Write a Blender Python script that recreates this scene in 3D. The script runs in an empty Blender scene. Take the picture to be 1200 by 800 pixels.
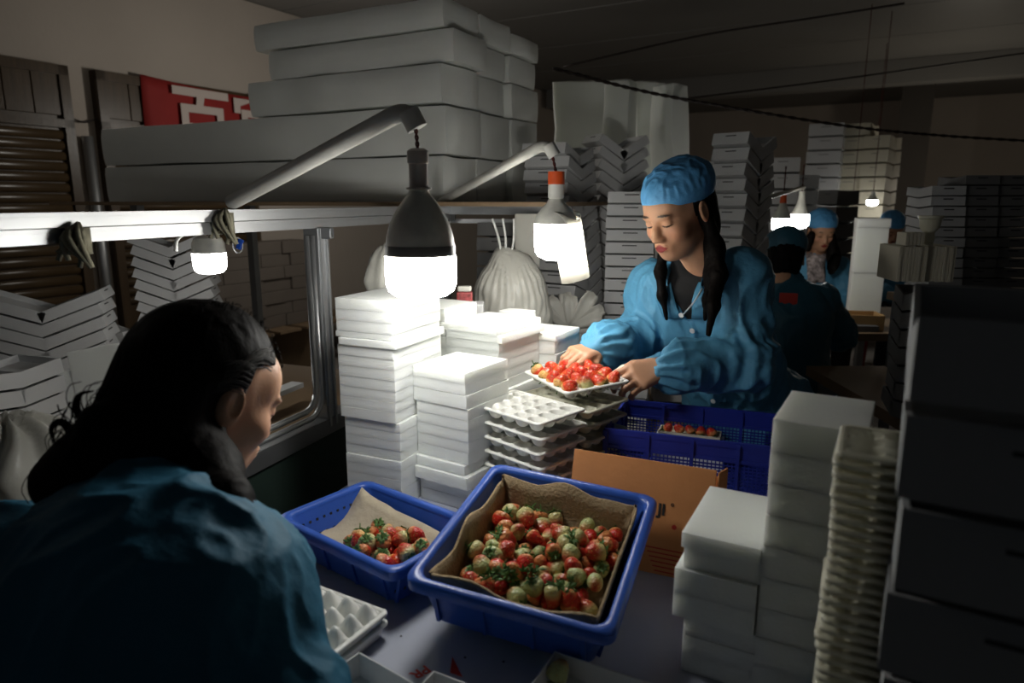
import bpy, bmesh, math, random
import numpy as np
from mathutils import Vector, Matrix
random.seed(7)
rng = np.random.default_rng(7)
SC = bpy.context.scene
COL = SC.collection

# ------------------------------------------------------------------ camera
CAMH, PITCH = 1.42, math.radians(11.65)
cam_d = bpy.data.cameras.new('camera'); cam = bpy.data.objects.new('camera', cam_d); COL.objects.link(cam)
cam.location = (0, 0, CAMH); cam.rotation_euler = (math.pi/2 - PITCH, 0, 0)
cam_d.lens = 24; cam_d.sensor_width = 36; cam_d.sensor_fit = 'HORIZONTAL'; cam_d.clip_start = .02; cam_d.clip_end = 60
cam_d.dof.use_dof = True; cam_d.dof.focus_distance = 1.65; cam_d.dof.aperture_fstop = 3.6
SC.camera = cam

# ------------------------------------------------------------------ world, exposure
w = bpy.data.worlds.new('world'); SC.world = w; w.use_nodes = True
bg = w.node_tree.nodes['Background']; bg.inputs[0].default_value = (.80, .90, 1.0, 1); bg.inputs[1].default_value = .03
SC.view_settings.view_transform = 'Standard'; SC.view_settings.look = 'None'
SC.view_settings.exposure = 0.0; SC.view_settings.gamma = 1.0; SC.view_settings.use_curve_mapping = False
LAMP = 36.0          # radiance of the bulb diffusers
LAMP_FAR = 26.0

# added fill lights, no lamp seen there, to lift the dim walls
def fill_light(name, loc, watts, r=.08, col=(1, .95, .86)):
    l = bpy.data.lights.new(name, 'POINT'); l.energy = watts; l.shadow_soft_size = r; l.color = col
    o = bpy.data.objects.new(name, l); COL.objects.link(o); o.location = loc; return o
fill_light('added_fill_light', (-1.05, 4.75, 1.95), 20)
fill_light('added_fill_light', (4.7, 7.4, 1.5), 15, col=(1, .90, .74))
fill_light('added_fill_light', (-2.6, 1.9, 2.3), 2)

# ------------------------------------------------------------------ pixel -> world point of the photograph
F_ = Vector((0, math.cos(PITCH), -math.sin(PITCH))); U_ = Vector((0, math.sin(PITCH), math.cos(PITCH))); R_ = Vector((1, 0, 0))
EYE = Vector((0, 0, CAMH))
def ray(px, py): return F_ + R_*((px-600)/800) + U_*((400-py)/800)
def at(px, py, Y): d = ray(px, py); return EYE + d*(Y/d.y)
def onz(px, py, z): d = ray(px, py); return EYE + d*((z-CAMH)/d.z)
A_ = Vector((.350, .937, 0)); B_ = Vector((-.937, .350, 0))       # the frame's and the table's directions
YAW = -math.atan2(.350, .937)
P0 = Vector((-.25, .79, 0))
def uv(u, v, z=0): p = P0 + A_*u + B_*v; return Vector((p.x, p.y, z))

# ------------------------------------------------------------------ tags
def tag(o, label=None, cat=None, group=None, kind=None):
    if label: o['label'] = label
    if cat: o['category'] = cat
    if group: o['group'] = group
    if kind: o['kind'] = kind
    return o
def empty(name, loc=(0, 0, 0), rz=0, label=None, cat=None, group=None):
    o = bpy.data.objects.new(name, None); COL.objects.link(o); o.empty_display_size = .05
    o.location = loc; o.rotation_euler = (0, 0, rz)
    return tag(o, label, cat, group)
def obj(name, me, m=None, parent=None):
    o = bpy.data.objects.new(name, me); COL.objects.link(o)
    if m is not None and len(me.materials) == 0: me.materials.append(m)
    if parent is not None: o.parent = parent
    return o
def copy_tree(o, parent=None):
    c = o.copy(); COL.objects.link(c); c.parent = parent
    for ch in list(o.children): copy_tree(ch, c)
    return c
ORD = ['topmost', 'second', 'third', 'fourth', 'fifth', 'sixth', 'seventh', 'eighth', 'ninth', 'tenth', 'eleventh', 'twelfth', 'thirteenth',
       'fourteenth', 'fifteenth', 'sixteenth', 'seventeenth', 'eighteenth', 'nineteenth', 'twentieth', 'twenty-first', 'twenty-second',
       'twenty-third', 'twenty-fourth', 'twenty-fifth', 'twenty-sixth', 'twenty-seventh', 'twenty-eighth', 'twenty-ninth', 'thirtieth',
       'thirty-first', 'thirty-second', 'thirty-third', 'thirty-fourth', 'thirty-fifth', 'thirty-sixth', 'thirty-seventh', 'thirty-eighth']
def nth(i): return 'topmost' if i == 0 else ORD[i] + ' from the top'

# ------------------------------------------------------------------ materials
def mat(name, col, rough=.5, var=0, vscale=8, bump=0, bscale=40, metal=0, sss=0, sssr=.02, spec=.5, emit=None, trans=0, stretch=None, attr=None, coat=0, alpha=1, sheen=0, ior=1.45):
    m = bpy.data.materials.new(name); m.use_nodes = True; nt = m.node_tree; N = nt.nodes; L = nt.links
    b = N['Principled BSDF']
    b.inputs['Base Color'].default_value = (*col, 1); b.inputs['Roughness'].default_value = rough; b.inputs['Metallic'].default_value = metal
    b.inputs['Specular IOR Level'].default_value = spec; b.inputs['IOR'].default_value = ior
    if sss: b.inputs['Subsurface Weight'].default_value = sss; b.inputs['Subsurface Radius'].default_value = (1, 1, .9); b.inputs['Subsurface Scale'].default_value = sssr
    if trans: b.inputs['Transmission Weight'].default_value = trans
    if coat: b.inputs['Coat Weight'].default_value = coat
    if sheen: b.inputs['Sheen Weight'].default_value = sheen
    if alpha < 1: b.inputs['Alpha'].default_value = alpha
    if emit: b.inputs['Emission Color'].default_value = (*emit[0], 1); b.inputs['Emission Strength'].default_value = emit[1]
    tc = N.new('ShaderNodeTexCoord'); src = tc.outputs['Object']
    if stretch:
        mp = N.new('ShaderNodeMapping'); mp.inputs['Scale'].default_value = stretch; L.new(src, mp.inputs['Vector']); src = mp.outputs[0]
    base = None
    if attr:
        a = N.new('ShaderNodeVertexColor'); a.layer_name = attr; base = a.outputs['Color']; L.new(base, b.inputs['Base Color'])
    if var:
        n = N.new('ShaderNodeTexNoise'); n.inputs['Scale'].default_value = vscale; n.inputs['Detail'].default_value = 5; L.new(src, n.inputs['Vector'])
        mr = N.new('ShaderNodeMapRange'); mr.inputs[1].default_value = .25; mr.inputs[2].default_value = .75; mr.inputs[3].default_value = 1-var; mr.inputs[4].default_value = 1+var*.5
        L.new(n.outputs['Fac'], mr.inputs[0])
        mx = N.new('ShaderNodeVectorMath'); mx.operation = 'SCALE'
        if base: L.new(base, mx.inputs[0])
        else: mx.inputs[0].default_value = col
        L.new(mr.outputs[0], mx.inputs['Scale']); L.new(mx.outputs[0], b.inputs['Base Color'])
    if bump:
        n2 = N.new('ShaderNodeTexNoise'); n2.inputs['Scale'].default_value = bscale; n2.inputs['Detail'].default_value = 4; L.new(src, n2.inputs['Vector'])
        bp = N.new('ShaderNodeBump'); bp.inputs['Strength'].default_value = bump; bp.inputs['Distance'].default_value = .01
        L.new(n2.outputs['Fac'], bp.inputs['Height']); L.new(bp.outputs[0], b.inputs['Normal'])
    return m
M = {}
M['wall'] = mat('beige_plaster', (.50, .44, .385), .9, .10, 1.2, .15, 30)
M['ceil'] = mat('grey_ceiling_panel', (.20, .195, .185), .5, .08, 1.0)
M['dark_pillar'] = mat('dark_pillar', (.055, .048, .042), .8, .1, 3)
M['floor'] = mat('concrete', (.30, .275, .25), .8, .2, 2, .2, 20)
M['wood'] = mat('dark_brown_door', (.075, .048, .026), .35, .35, 6, .1, 30, stretch=(9, 9, .6))
M['slat'] = mat('varnished_slat', (.085, .055, .028), .28, .25, 5)
M['banner'] = mat('red_banner_cloth', (.30, .018, .016), .75, .15, 4)
M['white_print'] = mat('white_print', (.55, .47, .43), .7)
M['alu'] = mat('aluminium', (.50, .51, .52), .42, .08, 10, metal=.85)
M['alu_dark'] = mat('dull_aluminium', (.30, .31, .32), .45, .1, 10, metal=.8)
M['green'] = mat('dark_green_panel', (.030, .050, .042), .35, .2, 5)
M['black'] = mat('black_plastic', (.012, .012, .013), .45)
M['pvc'] = mat('pvc_pipe', (.74, .73, .68), .4, .1, 12)
M['bulb_body'] = mat('bulb_housing', (.78, .77, .70), .4, .30, 20)
M['collar'] = mat('bulb_collar', (.13, .13, .12), .4)
M['neck'] = mat('bulb_socket', (.55, .50, .46), .5, .2, 20)
M['orange_cap'] = mat('orange_socket', (.75, .10, .02), .45)
M['bulb'] = mat('lit_diffuser', (.9, .9, .9), .5, emit=((1.0, .985, .93), LAMP))
M['bulb_small'] = mat('lit_small_diffuser', (.9, .9, .9), .5, emit=((1.0, .985, .93), 17.0))
M['bulb_side'] = mat('lit_side_diffuser', (.9, .9, .9), .5, emit=((1.0, .97, .90), LAMP*1.6))
M['bulb_far'] = mat('lit_far_diffuser', (.9, .9, .9), .5, emit=((1.0, .97, .90), LAMP_FAR))
M['foam'] = mat('white_foam', (.82, .85, .81), .62, .04, 5, .10, 220, sss=.65, sssr=.035)
M['foam2'] = mat('film_wrapped_foam', (.86, .88, .84), .36, .07, 3, .35, 9, sss=.35, sssr=.05, spec=.4)
M['foam3'] = mat('loose_foam', (.78, .82, .77), .7, .06, 60, .25, 160, sss=.4, sssr=.02)
M['carton'] = mat('grey_white_card', (.64, .645, .65), .75, .05, 3)
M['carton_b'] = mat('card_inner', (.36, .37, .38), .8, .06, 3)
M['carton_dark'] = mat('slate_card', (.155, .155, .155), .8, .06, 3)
M['carton_cream'] = mat('cream_card', (.62, .58, .46), .75, .05, 3)
M['brown_box'] = mat('dull_brown_box', (.16, .135, .115), .85, .15, 3)
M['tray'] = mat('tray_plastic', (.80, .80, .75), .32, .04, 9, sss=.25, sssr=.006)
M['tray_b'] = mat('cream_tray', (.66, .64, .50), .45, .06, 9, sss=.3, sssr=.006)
M['blue'] = mat('blue_crate_plastic', (.030, .095, .43), .33, .12, 20, .04, 120)
M['navy'] = mat('navy_basket_plastic', (.016, .030, .27), .35, .1, 20)
M['liner'] = mat('brown_felt_liner', (.30, .22, .125), .92, .16, 35, .35, 180)
M['liner2'] = mat('pale_paper_liner', (.50, .43, .315), .85, .16, 14, .3, 60)
M['orange_card'] = mat('orange_cardboard', (.60, .25, .09), .85, .10, 12, .1, 60)
M['ink_black'] = mat('black_ink', (.02, .02, .02), .7)
M['ink_red'] = mat('red_ink', (.45, .03, .02), .7)
M['table'] = mat('pale_blue_sheet', (.36, .385, .47), .42, .14, 3, .06, 20)
M['table_wood'] = mat('plywood', (.25, .17, .10), .75, .2, 4)
M['far_wood'] = mat('light_wood', (.48, .30, .13), .7, .2, 8)
M['bag'] = mat('plastic_bag', (.52, .51, .46), .38, .06, 8, .5, 14, sss=.2, sssr=.03)
M['red_bag'] = mat('red_print_bag', (.36, .07, .07), .4, .8, 90)
M['wire'] = mat('dark_wire', (.02, .012, .010), .6)
M['white_wire'] = mat('white_wire', (.75, .75, .72), .4)
M['red_wire'] = mat('brown_red_wire', (.10, .015, .010), .5)
M['rope'] = mat('grey_rag', (.30, .28, .20), .9, .2, 60)
M['bluetag'] = mat('blue_connector', (.02, .10, .60), .4)
M['skin'] = mat('skin', (.6, .36, .25), .48, .05, 60, .05, 300, sss=.12, sssr=.008, attr='Col')
M['cot'] = mat('white_finger_tape', (.80, .78, .68), .6)
M['jacket'] = mat('blue_work_jacket', (.095, .305, .49), .55, .10, 10, .25, 60, spec=.35)
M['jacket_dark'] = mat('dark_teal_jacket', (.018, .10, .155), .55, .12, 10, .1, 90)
M['jacket_fg'] = mat('backlit_blue_jacket', (.028, .155, .26), .65, .10, 10, .2, 60, spec=.25)  # the same blue made darker, so her backlit shade is in the colour
M['cap'] = mat('light_blue_cap', (.105, .37, .72), .6, .08, 20, .2, 70)
M['black_cloth'] = mat('black_knit', (.008, .008, .009), .85, .2, 80)
M['trousers'] = mat('dark_trousers', (.018, .020, .028), .8, .2, 20)
M['hair'] = mat('black_hair', (.006, .0045, .004), .6, .5, 30, .12, 90, stretch=(3, 3, .2), spec=.08)
M['hair_grey'] = mat('greying_hair', (.075, .07, .065), .6, spec=.2)
M['button'] = mat('white_button', (.75, .78, .80), .35)
M['print_tee'] = mat('mottled_print', (.42, .36, .36), .8, .9, 45)
M['leaf'] = mat('strawberry_leaf', (.075, .16, .035), .6, .3, 80)
M['stalk'] = mat('pale_stalk', (.25, .36, .10), .6)
M['steel'] = mat('steel_wire', (.6, .6, .6), .3, metal=.9)
M['shoe'] = mat('black_shoe', (.015, .015, .016), .5)
M['stool'] = mat('red_stool_plastic', (.35, .03, .03), .4)

def berry_mat(name, tip, mid, shoulder, lo, hi):
    m = mat(name, mid, .34, coat=.12, sss=.04, sssr=.003); nt = m.node_tree; N = nt.nodes; L = nt.links; b = N['Principled BSDF']
    tc = N.new('ShaderNodeTexCoord'); sx = N.new('ShaderNodeSeparateXYZ'); L.new(tc.outputs['Generated'], sx.inputs[0])
    n = N.new('ShaderNodeTexNoise'); n.inputs['Scale'].default_value = 60; L.new(tc.outputs['Object'], n.inputs['Vector'])
    oi = N.new('ShaderNodeObjectInfo')
    a1 = N.new('ShaderNodeMath'); a1.operation = 'MULTIPLY_ADD'; L.new(n.outputs['Fac'], a1.inputs[0]); a1.inputs[1].default_value = .30; L.new(sx.outputs['Z'], a1.inputs[2])
    a2 = N.new('ShaderNodeMath'); a2.operation = 'MULTIPLY_ADD'; L.new(oi.outputs['Random'], a2.inputs[0]); a2.inputs[1].default_value = .25; L.new(a1.outputs[0], a2.inputs[2])
    r = N.new('ShaderNodeValToRGB'); e = r.color_ramp.elements; e[0].position = .25; e[0].color = (*tip, 1); e[1].position = hi; e[1].color = (*shoulder, 1)
    k = e.new(lo); k.color = (*mid, 1)
    L.new(a2.outputs[0], r.inputs[0])
    v = N.new('ShaderNodeTexVoronoi'); v.inputs['Scale'].default_value = 230; L.new(tc.outputs['Object'], v.inputs['Vector'])
    lt = N.new('ShaderNodeMath'); lt.operation = 'LESS_THAN'; lt.inputs[1].default_value = .22; L.new(v.outputs['Distance'], lt.inputs[0])
    mx = N.new('ShaderNodeMix'); mx.data_type = 'RGBA'; L.new(lt.outputs[0], mx.inputs[0]); L.new(r.outputs[0], mx.inputs[6]); mx.inputs[7].default_value = (.55, .38, .10, 1)
    L.new(mx.outputs[2], b.inputs['Base Color'])
    bp = N.new('ShaderNodeBump'); bp.inputs['Strength'].default_value = .5; bp.inputs['Distance'].default_value = .003; L.new(v.outputs['Distance'], bp.inputs['Height']); L.new(bp.outputs[0], b.inputs['Normal'])
    return m
M['berry_ripe'] = berry_mat('ripe_berry', (.42, .012, .010), (.50, .022, .012), (.60, .22, .08), .80, 1.25)
M['berry_half'] = berry_mat('half_ripe_berry', (.40, .018, .012), (.46, .05, .02), (.50, .46, .20), .62, .95)
M['berry_pale'] = berry_mat('pale_berry', (.42, .06, .03), (.46, .30, .12), (.42, .46, .20), .45, .70)
M['berry_bright'] = berry_mat('bright_berry', (.58, .024, .010), (.68, .065, .016), (.75, .42, .14), .85, 1.25)

# ------------------------------------------------------------------ mesh builder
class MB:
    def __init__(s): s.v = []; s.f = []
    def add(s, vs, fs):
        n = len(s.v); s.v += [tuple(v) for v in vs]; s.f += [tuple(i+n for i in f) for f in fs]; return s
    def box(s, c, d, M_=None):
        x, y, z = d[0]/2, d[1]/2, d[2]/2; c = Vector(c)
        vs = [Vector((a, b, e)) for e in (-z, z) for a, b in ((-x, -y), (x, -y), (x, y), (-x, y))]
        vs = [c + (M_ @ v if M_ is not None else v) for v in vs]
        return s.add(vs, [(0, 3, 2, 1), (4, 5, 6, 7), (0, 1, 5, 4), (1, 2, 6, 5), (2, 3, 7, 6), (3, 0, 4, 7)])
    def bbox(s, c, d, b=.004, M_=None):                       # box with chamfered edges
        bm = bmesh.new(); bmesh.ops.create_cube(bm, size=1)
        for v in bm.verts: v.co = Vector((v.co.x*d[0], v.co.y*d[1], v.co.z*d[2]))
        bmesh.ops.bevel(bm, geom=bm.edges[:], offset=b, segments=2, profile=.6, affect='EDGES')
        bm.verts.index_update(); c = Vector(c)
        vs = [c + (M_ @ v.co if M_ is not None else v.co) for v in bm.verts]; fs = [[v.index for v in f.verts] for f in bm.faces]; bm.free()
        return s.add(vs, fs)
    def bar(s, a, b, w, h, up=(0, 0, 1)):
        a = Vector(a); b = Vector(b); d = (b-a); l = d.length; d.normalize(); up = Vector(up); x = d.cross(up).normalized(); u = x.cross(d)
        return s.box((a+b)/2, (w, l, h), Matrix((x, d, u)).transposed())
    def tube(s, pts, r, seg=8, cap=True):
        pts = [Vector(p) for p in pts]; n = len(pts); rs = r if isinstance(r, (list, tuple)) else [r]*n
        vs = []; prev = None
        for i, p in enumerate(pts):
            t = (pts[min(i+1, n-1)] - pts[max(i-1, 0)]).normalized()
            if prev is None: x = t.orthogonal().normalized()
            else:
                x = prev - t*prev.dot(t); x.normalize()
            prev = x; y = t.cross(x)
            vs += [p + (x*math.cos(a) + y*math.sin(a))*rs[i] for a in (2*math.pi*k/seg for k in range(seg))]
        fs = [(i*seg+k, i*seg+(k+1) % seg, (i+1)*seg+(k+1) % seg, (i+1)*seg+k) for i in range(n-1) for k in range(seg)]
        if cap: fs += [tuple(range(seg))[::-1], tuple((n-1)*seg+k for k in range(seg))]
        return s.add(vs, fs)
    def lathe(s, prof, seg=24, c=(0, 0, 0), cap=True):
        c = Vector(c); vs = [c + Vector((r*math.cos(2*math.pi*k/seg), r*math.sin(2*math.pi*k/seg), z)) for r, z in prof for k in range(seg)]
        fs = [(i*seg+k, i*seg+(k+1) % seg, (i+1)*seg+(k+1) % seg, (i+1)*seg+k) for i in range(len(prof)-1) for k in range(seg)]
        if cap: fs += [tuple(range(seg))[::-1], tuple((len(prof)-1)*seg+k for k in range(seg))]
        return s.add(vs, fs)
    def mesh(s, name, m=None, smooth=False):
        me = bpy.data.meshes.new(name); me.from_pydata(s.v, [], s.f); me.validate(); me.update()
        bm = bmesh.new(); bm.from_mesh(me); bmesh.ops.recalc_face_normals(bm, faces=bm.faces[:]); bm.to_mesh(me); bm.free()
        if m is not None: me.materials.append(m)
        if smooth: me.shade_smooth()
        return me
    def build(s, name, m, parent=None, smooth=False, sharp=None):
        o = obj(name, s.mesh(name, m, smooth), None, parent)
        if sharp: o.data.set_sharp_from_angle(angle=math.radians(sharp))
        return o
def smooth_path(pts, n=24):
    P = [Vector(p) for p in pts]; out = []
    P = [P[0]*2-P[1]] + P + [P[-1]*2-P[-2]]; k = len(P)-3
    for i in range(n+1):
        t = i/n*k; j = min(int(t), k-1); t -= j; a, b, c, d = P[j:j+4]
        out.append(.5*((2*b)+(c-a)*t+(2*a-5*b+4*c-d)*t*t+(3*b-a-3*c+d)*t**3))
    return out

# numpy value noise
def vn(p, seed=0):
    p = np.asarray(p, np.float64); i = np.floor(p).astype(np.int64); f = p-i; f = f*f*(3-2*f)
    def h(a):
        n = (a[:, 0]*374761393 + a[:, 1]*668265263 + a[:, 2]*2147483647 + seed*974711) & 0xffffffff
        n = ((n ^ (n >> 13))*1274126177) & 0xffffffff; n = (n ^ (n >> 16)) & 0xffff
        return n/65535.0
    r = 0
    for a in (0, 1):
        for b in (0, 1):
            for c in (0, 1):
                wgt = (f[:, 0] if a else 1-f[:, 0])*(f[:, 1] if b else 1-f[:, 1])*(f[:, 2] if c else 1-f[:, 2])
                r = r + wgt*h(i+np.array([a, b, c]))
    return r*2-1
# translucent paper
pm = bpy.data.materials.new('thin_white_paper'); pm.use_nodes = True
_b = pm.node_tree.nodes['Principled BSDF']; _b.inputs['Base Color'].default_value = (.85, .84, .78, 1); _b.inputs['Roughness'].default_value = .7
_t = pm.node_tree.nodes.new('ShaderNodeBsdfTranslucent'); _t.inputs[0].default_value = (.9, .89, .84, 1)
_m = pm.node_tree.nodes.new('ShaderNodeMixShader'); _m.inputs[0].default_value = .6
pm.node_tree.links.new(_b.outputs[0], _m.inputs[1]); pm.node_tree.links.new(_t.outputs[0], _m.inputs[2])
pm.node_tree.links.new(_m.outputs[0], pm.node_tree.nodes['Material Output'].inputs[0]); M['paper'] = pm

# ================================================================== SETTING
def struct(name, mb, m, parent=None, loc=(0, 0, 0), rz=0):
    o = mb.build(name, m, parent)
    if parent is None: o.location = loc; o.rotation_euler = (0, 0, rz); o['kind'] = 'structure'
    return o
WO = Vector((-2.16, 5.93, 0)); WD = Vector((.49, .8717, 0)); WRZ = math.atan2(.8717, .49); WN = Vector((.8717, -.49, 0))
CEIL = 3.0
def wall_hit(px, py):
    d = ray(px, py); t = (WO-EYE).dot(WN)/d.dot(WN); p = EYE + d*t
    return (p-WO).dot(WD), p.z
def wloc(x, y, z=0): p = WO + WD*x - WN*y; return Vector((p.x, p.y, z))
struct('floor', MB().box((1.5, 5, -.05), (26, 26, .1)), M['floor'])
struct('wall_left', MB().box((1, .1, CEIL/2), (18, .2, CEIL)), M['wall'], loc=WO, rz=WRZ)
struct('wall_back', MB().box((9.1, -5, CEIL/2), (.2, 10.4, CEIL)), M['wall'], loc=WO, rz=WRZ)
struct('wall_right', MB().box((2, -9.6, CEIL/2), (14, .2, CEIL)), M['wall'], loc=WO, rz=WRZ)
ceil = struct('ceiling', MB().box((1, -4.7, CEIL+.10), (18, 10, .12)), M['ceil'], loc=WO, rz=WRZ)
pmesh = MB().bbox((0, 0, 0), (1.185, 9.58, .03), .006).mesh('panel', M['ceil'])
for i in range(15):
    p = obj('panel', pmesh, None, ceil); p.location = (-7.4+1.2*i, -4.75, CEIL+.020)
bs = struct('baseboard_left', MB().box((1, -.012, .05), (18, .022, .1)), M['ceil'], loc=WO, rz=WRZ)
pc = at(1060, 250, 9.2)
struct('pillar', MB().box((0, 0, CEIL/2), (.36, .36, CEIL)), M['dark_pillar'], loc=(pc.x, pc.y, 0), rz=WRZ)
pb = MB().bar(wloc(5.4, -.1, CEIL-.13), wloc(5.4, -9.4, CEIL-.13), .28, .26)
struct('beam', pb, M['ceil'])

# shuttered doors in the long wall
def shutter(n, x0, x1, ztop, zsplit):
    d = struct('door_%d' % n, MB().box(((x0+x1)/2, -.02, ztop/2), (x1-x0, .05, ztop)), M['wood'], loc=WO, rz=WRZ)
    f = MB()
    for x in (x0+.03, x1-.03): f.box((x, -.055, ztop/2), (.06, .05, ztop))
    f.box(((x0+x1)/2, -.055, ztop-.03), (x1-x0, .05, .06)).box(((x0+x1)/2, -.055, zsplit), (x1-x0, .05, .05))
    f.build('frame', M['wood'], d)
    k = 7; wdt = (x1-x0-.12)/k
    vm = MB().bbox((0, 0, 0), (wdt-.006, .02, ztop-zsplit-.10), .003).mesh('board', M['wood'])
    for i in range(k):
        o = obj('board', vm, None, d); o.location = (x0+.06+wdt*(i+.5), -.055, (ztop+zsplit)/2)
    sl = MB().tube([(-(x1-x0)/2+.065, 0, 0), ((x1-x0)/2-.065, 0, 0)], .029, 10).mesh('slat', M['slat'], True)
    for i in range(18):
        o = obj('slat', sl, None, d); o.location = ((x0+x1)/2, -.05, zsplit-.07-.066*i); o.scale = (1, .55, 1)
    return d
s1, z1 = wall_hit(80, 150); _, zt = wall_hit(68, 78); _, zs = wall_hit(74, 146)
s2, _ = wall_hit(108, 120); _, zt2 = wall_hit(105, 83); _, zs2 = wall_hit(120, 148)
shutter(1, s1-1.25, s1, zt, zs); shutter(2, s2, s2+1.25, zt2, zs2)
# conduit on the pier between the doors
s3, z3 = wall_hit(98, 160)
t = tag(MB().tube([wloc(s3, -.04, z3), wloc(s3+.01, -.04, .1)], .035, 10).build('wall_conduit', M['alu'], None, True), 'grey metal conduit running down the wall between the brown doors', 'pipe')
sa, za = wall_hit(76, 136); sb, zb = wall_hit(110, 140)
tag(MB().tube(smooth_path([wloc(sa, -.03, za), wloc((sa+sb)/2, -.03, za-.03), wloc(sb, -.03, zb)], 8), .006, 5).build('wall_wire', M['wire']), 'thin dark wire strung across the pier between the doors', 'wire')

# red banner
b0, bz0 = wall_hit(155, 88); b1, bz1 = wall_hit(312, 112)
ban = empty('banner', wloc(b0, -.09, bz0), WRZ, 'red cloth banner with large white characters above the door', 'banner')
me = MB(); nx_, nz_ = 24, 8; W_ = b1-b0+.5; Hh = .62
me.v = [(W_*i/nx_, .02*math.sin(i*1.1+j*.5)*(j/nz_), -Hh*j/nz_ - .04*math.sin(math.pi*i/nx_)) for j in range(nz_+1) for i in range(nx_+1)]
me.f = [(j*(nx_+1)+i, j*(nx_+1)+i+1, (j+1)*(nx_+1)+i+1, (j+1)*(nx_+1)+i) for j in range(nz_) for i in range(nx_)]
c = me.build('cloth', M['banner'], ban, True); sm = c.modifiers.new('solid', 'SOLIDIFY'); sm.thickness = .006
def text(body, size, m, parent, loc, rot, name='lettering', ext=.0006, bold=0):
    cu = bpy.data.curves.new('t', 'FONT'); cu.body = body; cu.size = size; cu.extrude = ext; cu.offset = bold; cu.align_x = 'CENTER'; cu.align_y = 'CENTER'
    o = bpy.data.objects.new('t', cu); COL.objects.link(o); bpy.context.view_layer.update()
    me = bpy.data.meshes.new_from_object(o.evaluated_get(bpy.context.evaluated_depsgraph_get()))
    bpy.data.objects.remove(o); bpy.data.curves.remove(cu)
    me.materials.clear(); r = obj(name, me, m, parent); r.location = loc; r.rotation_euler = rot
    return r
ca, _ = wall_hit(222, 130); cw, _ = wall_hit(254, 130); cb_, _ = wall_hit(288, 132)
for ch, cx in (('\u767e', ca), ('\u5b98', cb_)): text(ch, (cw-ca)*2.15, M['white_print'], ban, (cx-b0+.02, -.034, -.31), (math.pi/2, 0, 0), 'character', bold=.010)

# cables under the ceiling
def cable(name, pts, r, m, label, n=40, twist=0):
    P = smooth_path(pts, n)
    if twist:
        mb = MB()
        for k in (0, math.pi):
            mb.tube([p + Vector((0, math.cos(i*1.3+k), math.sin(i*1.3+k)))*r*.9 for i, p in enumerate(P)], r, 5)
    else: mb = MB().tube(P, r, 6)
    return tag(mb.build(name, m, None, True), label, 'cable')
cable('twisted_cable', [at(648, 80, 3.2), at(760, 108, 3.4), at(880, 130, 3.7), at(1010, 150, 4.0), at(1120, 160, 4.2), at(1260, 168, 4.4)], .0052, M['wire'], 'black twisted power cable sagging across the room below the ceiling', 120, 1)
cable('ceiling_wire', [at(660, 78, 4.6), at(820, 42, 4.4), at(960, 20, 4.2), at(1060, 4, 4.0)], .006, M['wire'], 'thin dark wire along the ceiling above the black twisted cable')
cable('ceiling_wire', [at(800, 116, 6.0), at(960, 96, 6.0), at(1090, 78, 6.0), at(1230, 58, 6.0)], .007, M['wire'], 'thin dark wire near the ceiling, farther back than the twisted cable')

# ================================================================== METAL FRAME WITH SHELF
V0 = .633
rack = empty('aluminium_booth_frame', uv(.8, V0), 0, 'aluminium framed booth with a double top rail, upright post and dark green lower panel', 'frame')
def rk(name, mb, m, smooth=False):
    for i, v in enumerate(mb.v): mb.v[i] = tuple(Vector(v) - rack.location)
    return mb.build(name, m, rack, smooth)
for z, dv in ((1.388, 0), (1.361, .006)):
    mb = MB().bar(uv(-.35, V0+dv, z), uv(1.71, V0+dv, z), .042, .025)
    mb.bar(uv(-.35, V0-.02+dv, z+.002), uv(1.71, V0-.02+dv, z+.002), .006, .006)
    rk('top_rail', mb, M['alu'])
rk('rear_rail', MB().bar(uv(-.35, V0+.22, 1.35), uv(1.71, V0+.22, 1.35), .03, .03), M['alu'])
rk('end_rail', MB().bar(uv(1.71, V0+.02, 1.385), uv(1.71, .15, 1.385), .035, .03), M['alu_dark'])
rk('end_rail', MB().bar(uv(1.74, V0+.02, 1.345), uv(1.74, .22, 1.345), .012, .016), M['alu'])
rk('end_cap', MB().box(uv(1.72, V0-.005, 1.376), (.045, .045, .06)), M['black'])
def post(u, v, z0, z1, w_=.044):
    mb = MB().bar(uv(u, v, z0), uv(u, v, z1), w_, w_, A_)
    for s in (-1, 1): mb.bar(uv(u, v, z0)-B_*w_*.55+A_*s*w_*.3, uv(u, v, z1)-B_*w_*.55+A_*s*w_*.3, .008, .008, A_)
    return mb
rk('post', post(.90, V0, .80, 1.348), M['alu'])
rk('post', post(1.70, V0+.01, .80, 1.348, .03), M['alu_dark'])
rk('post', MB().bar(uv(2.45, .3, 0), uv(2.45, .3, 1.40), .04, .04, A_), M['alu_dark'])
rk('post', MB().bar(uv(2.45, 2.2, 0), uv(2.45, 2.2, 1.40), .04, .04, A_), M['alu_dark'])
rk('post', MB().bar(uv(1.72, 2.2, 0), uv(1.72, 2.2, 1.40), .04, .04, A_), M['alu_dark'])
mb = MB()
for r0 in (.0, .024):
    path = [uv(.90-.03, V0-.01, 1.34)]
    path = [uv(.868-r0, V0-.012, 1.33), uv(.868-r0, V0-.012, .90)] + [uv(.868-r0-.05*(1-math.cos(a)), V0-.012, .86+r0-.05*math.sin(a)+.03) for a in (.3, .7, 1.1, 1.5)] + [uv(.75, V0-.012, .84+r0), uv(-.3, V0-.012, .84+r0)]
    mb.tube(path, .008, 6)
rk('bottom_rail', mb, M['alu'], True)
rk('sill_rail', MB().bar(uv(-.35, V0, .800), uv(1.72, V0, .800), .05, .045), M['alu_dark'])
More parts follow.
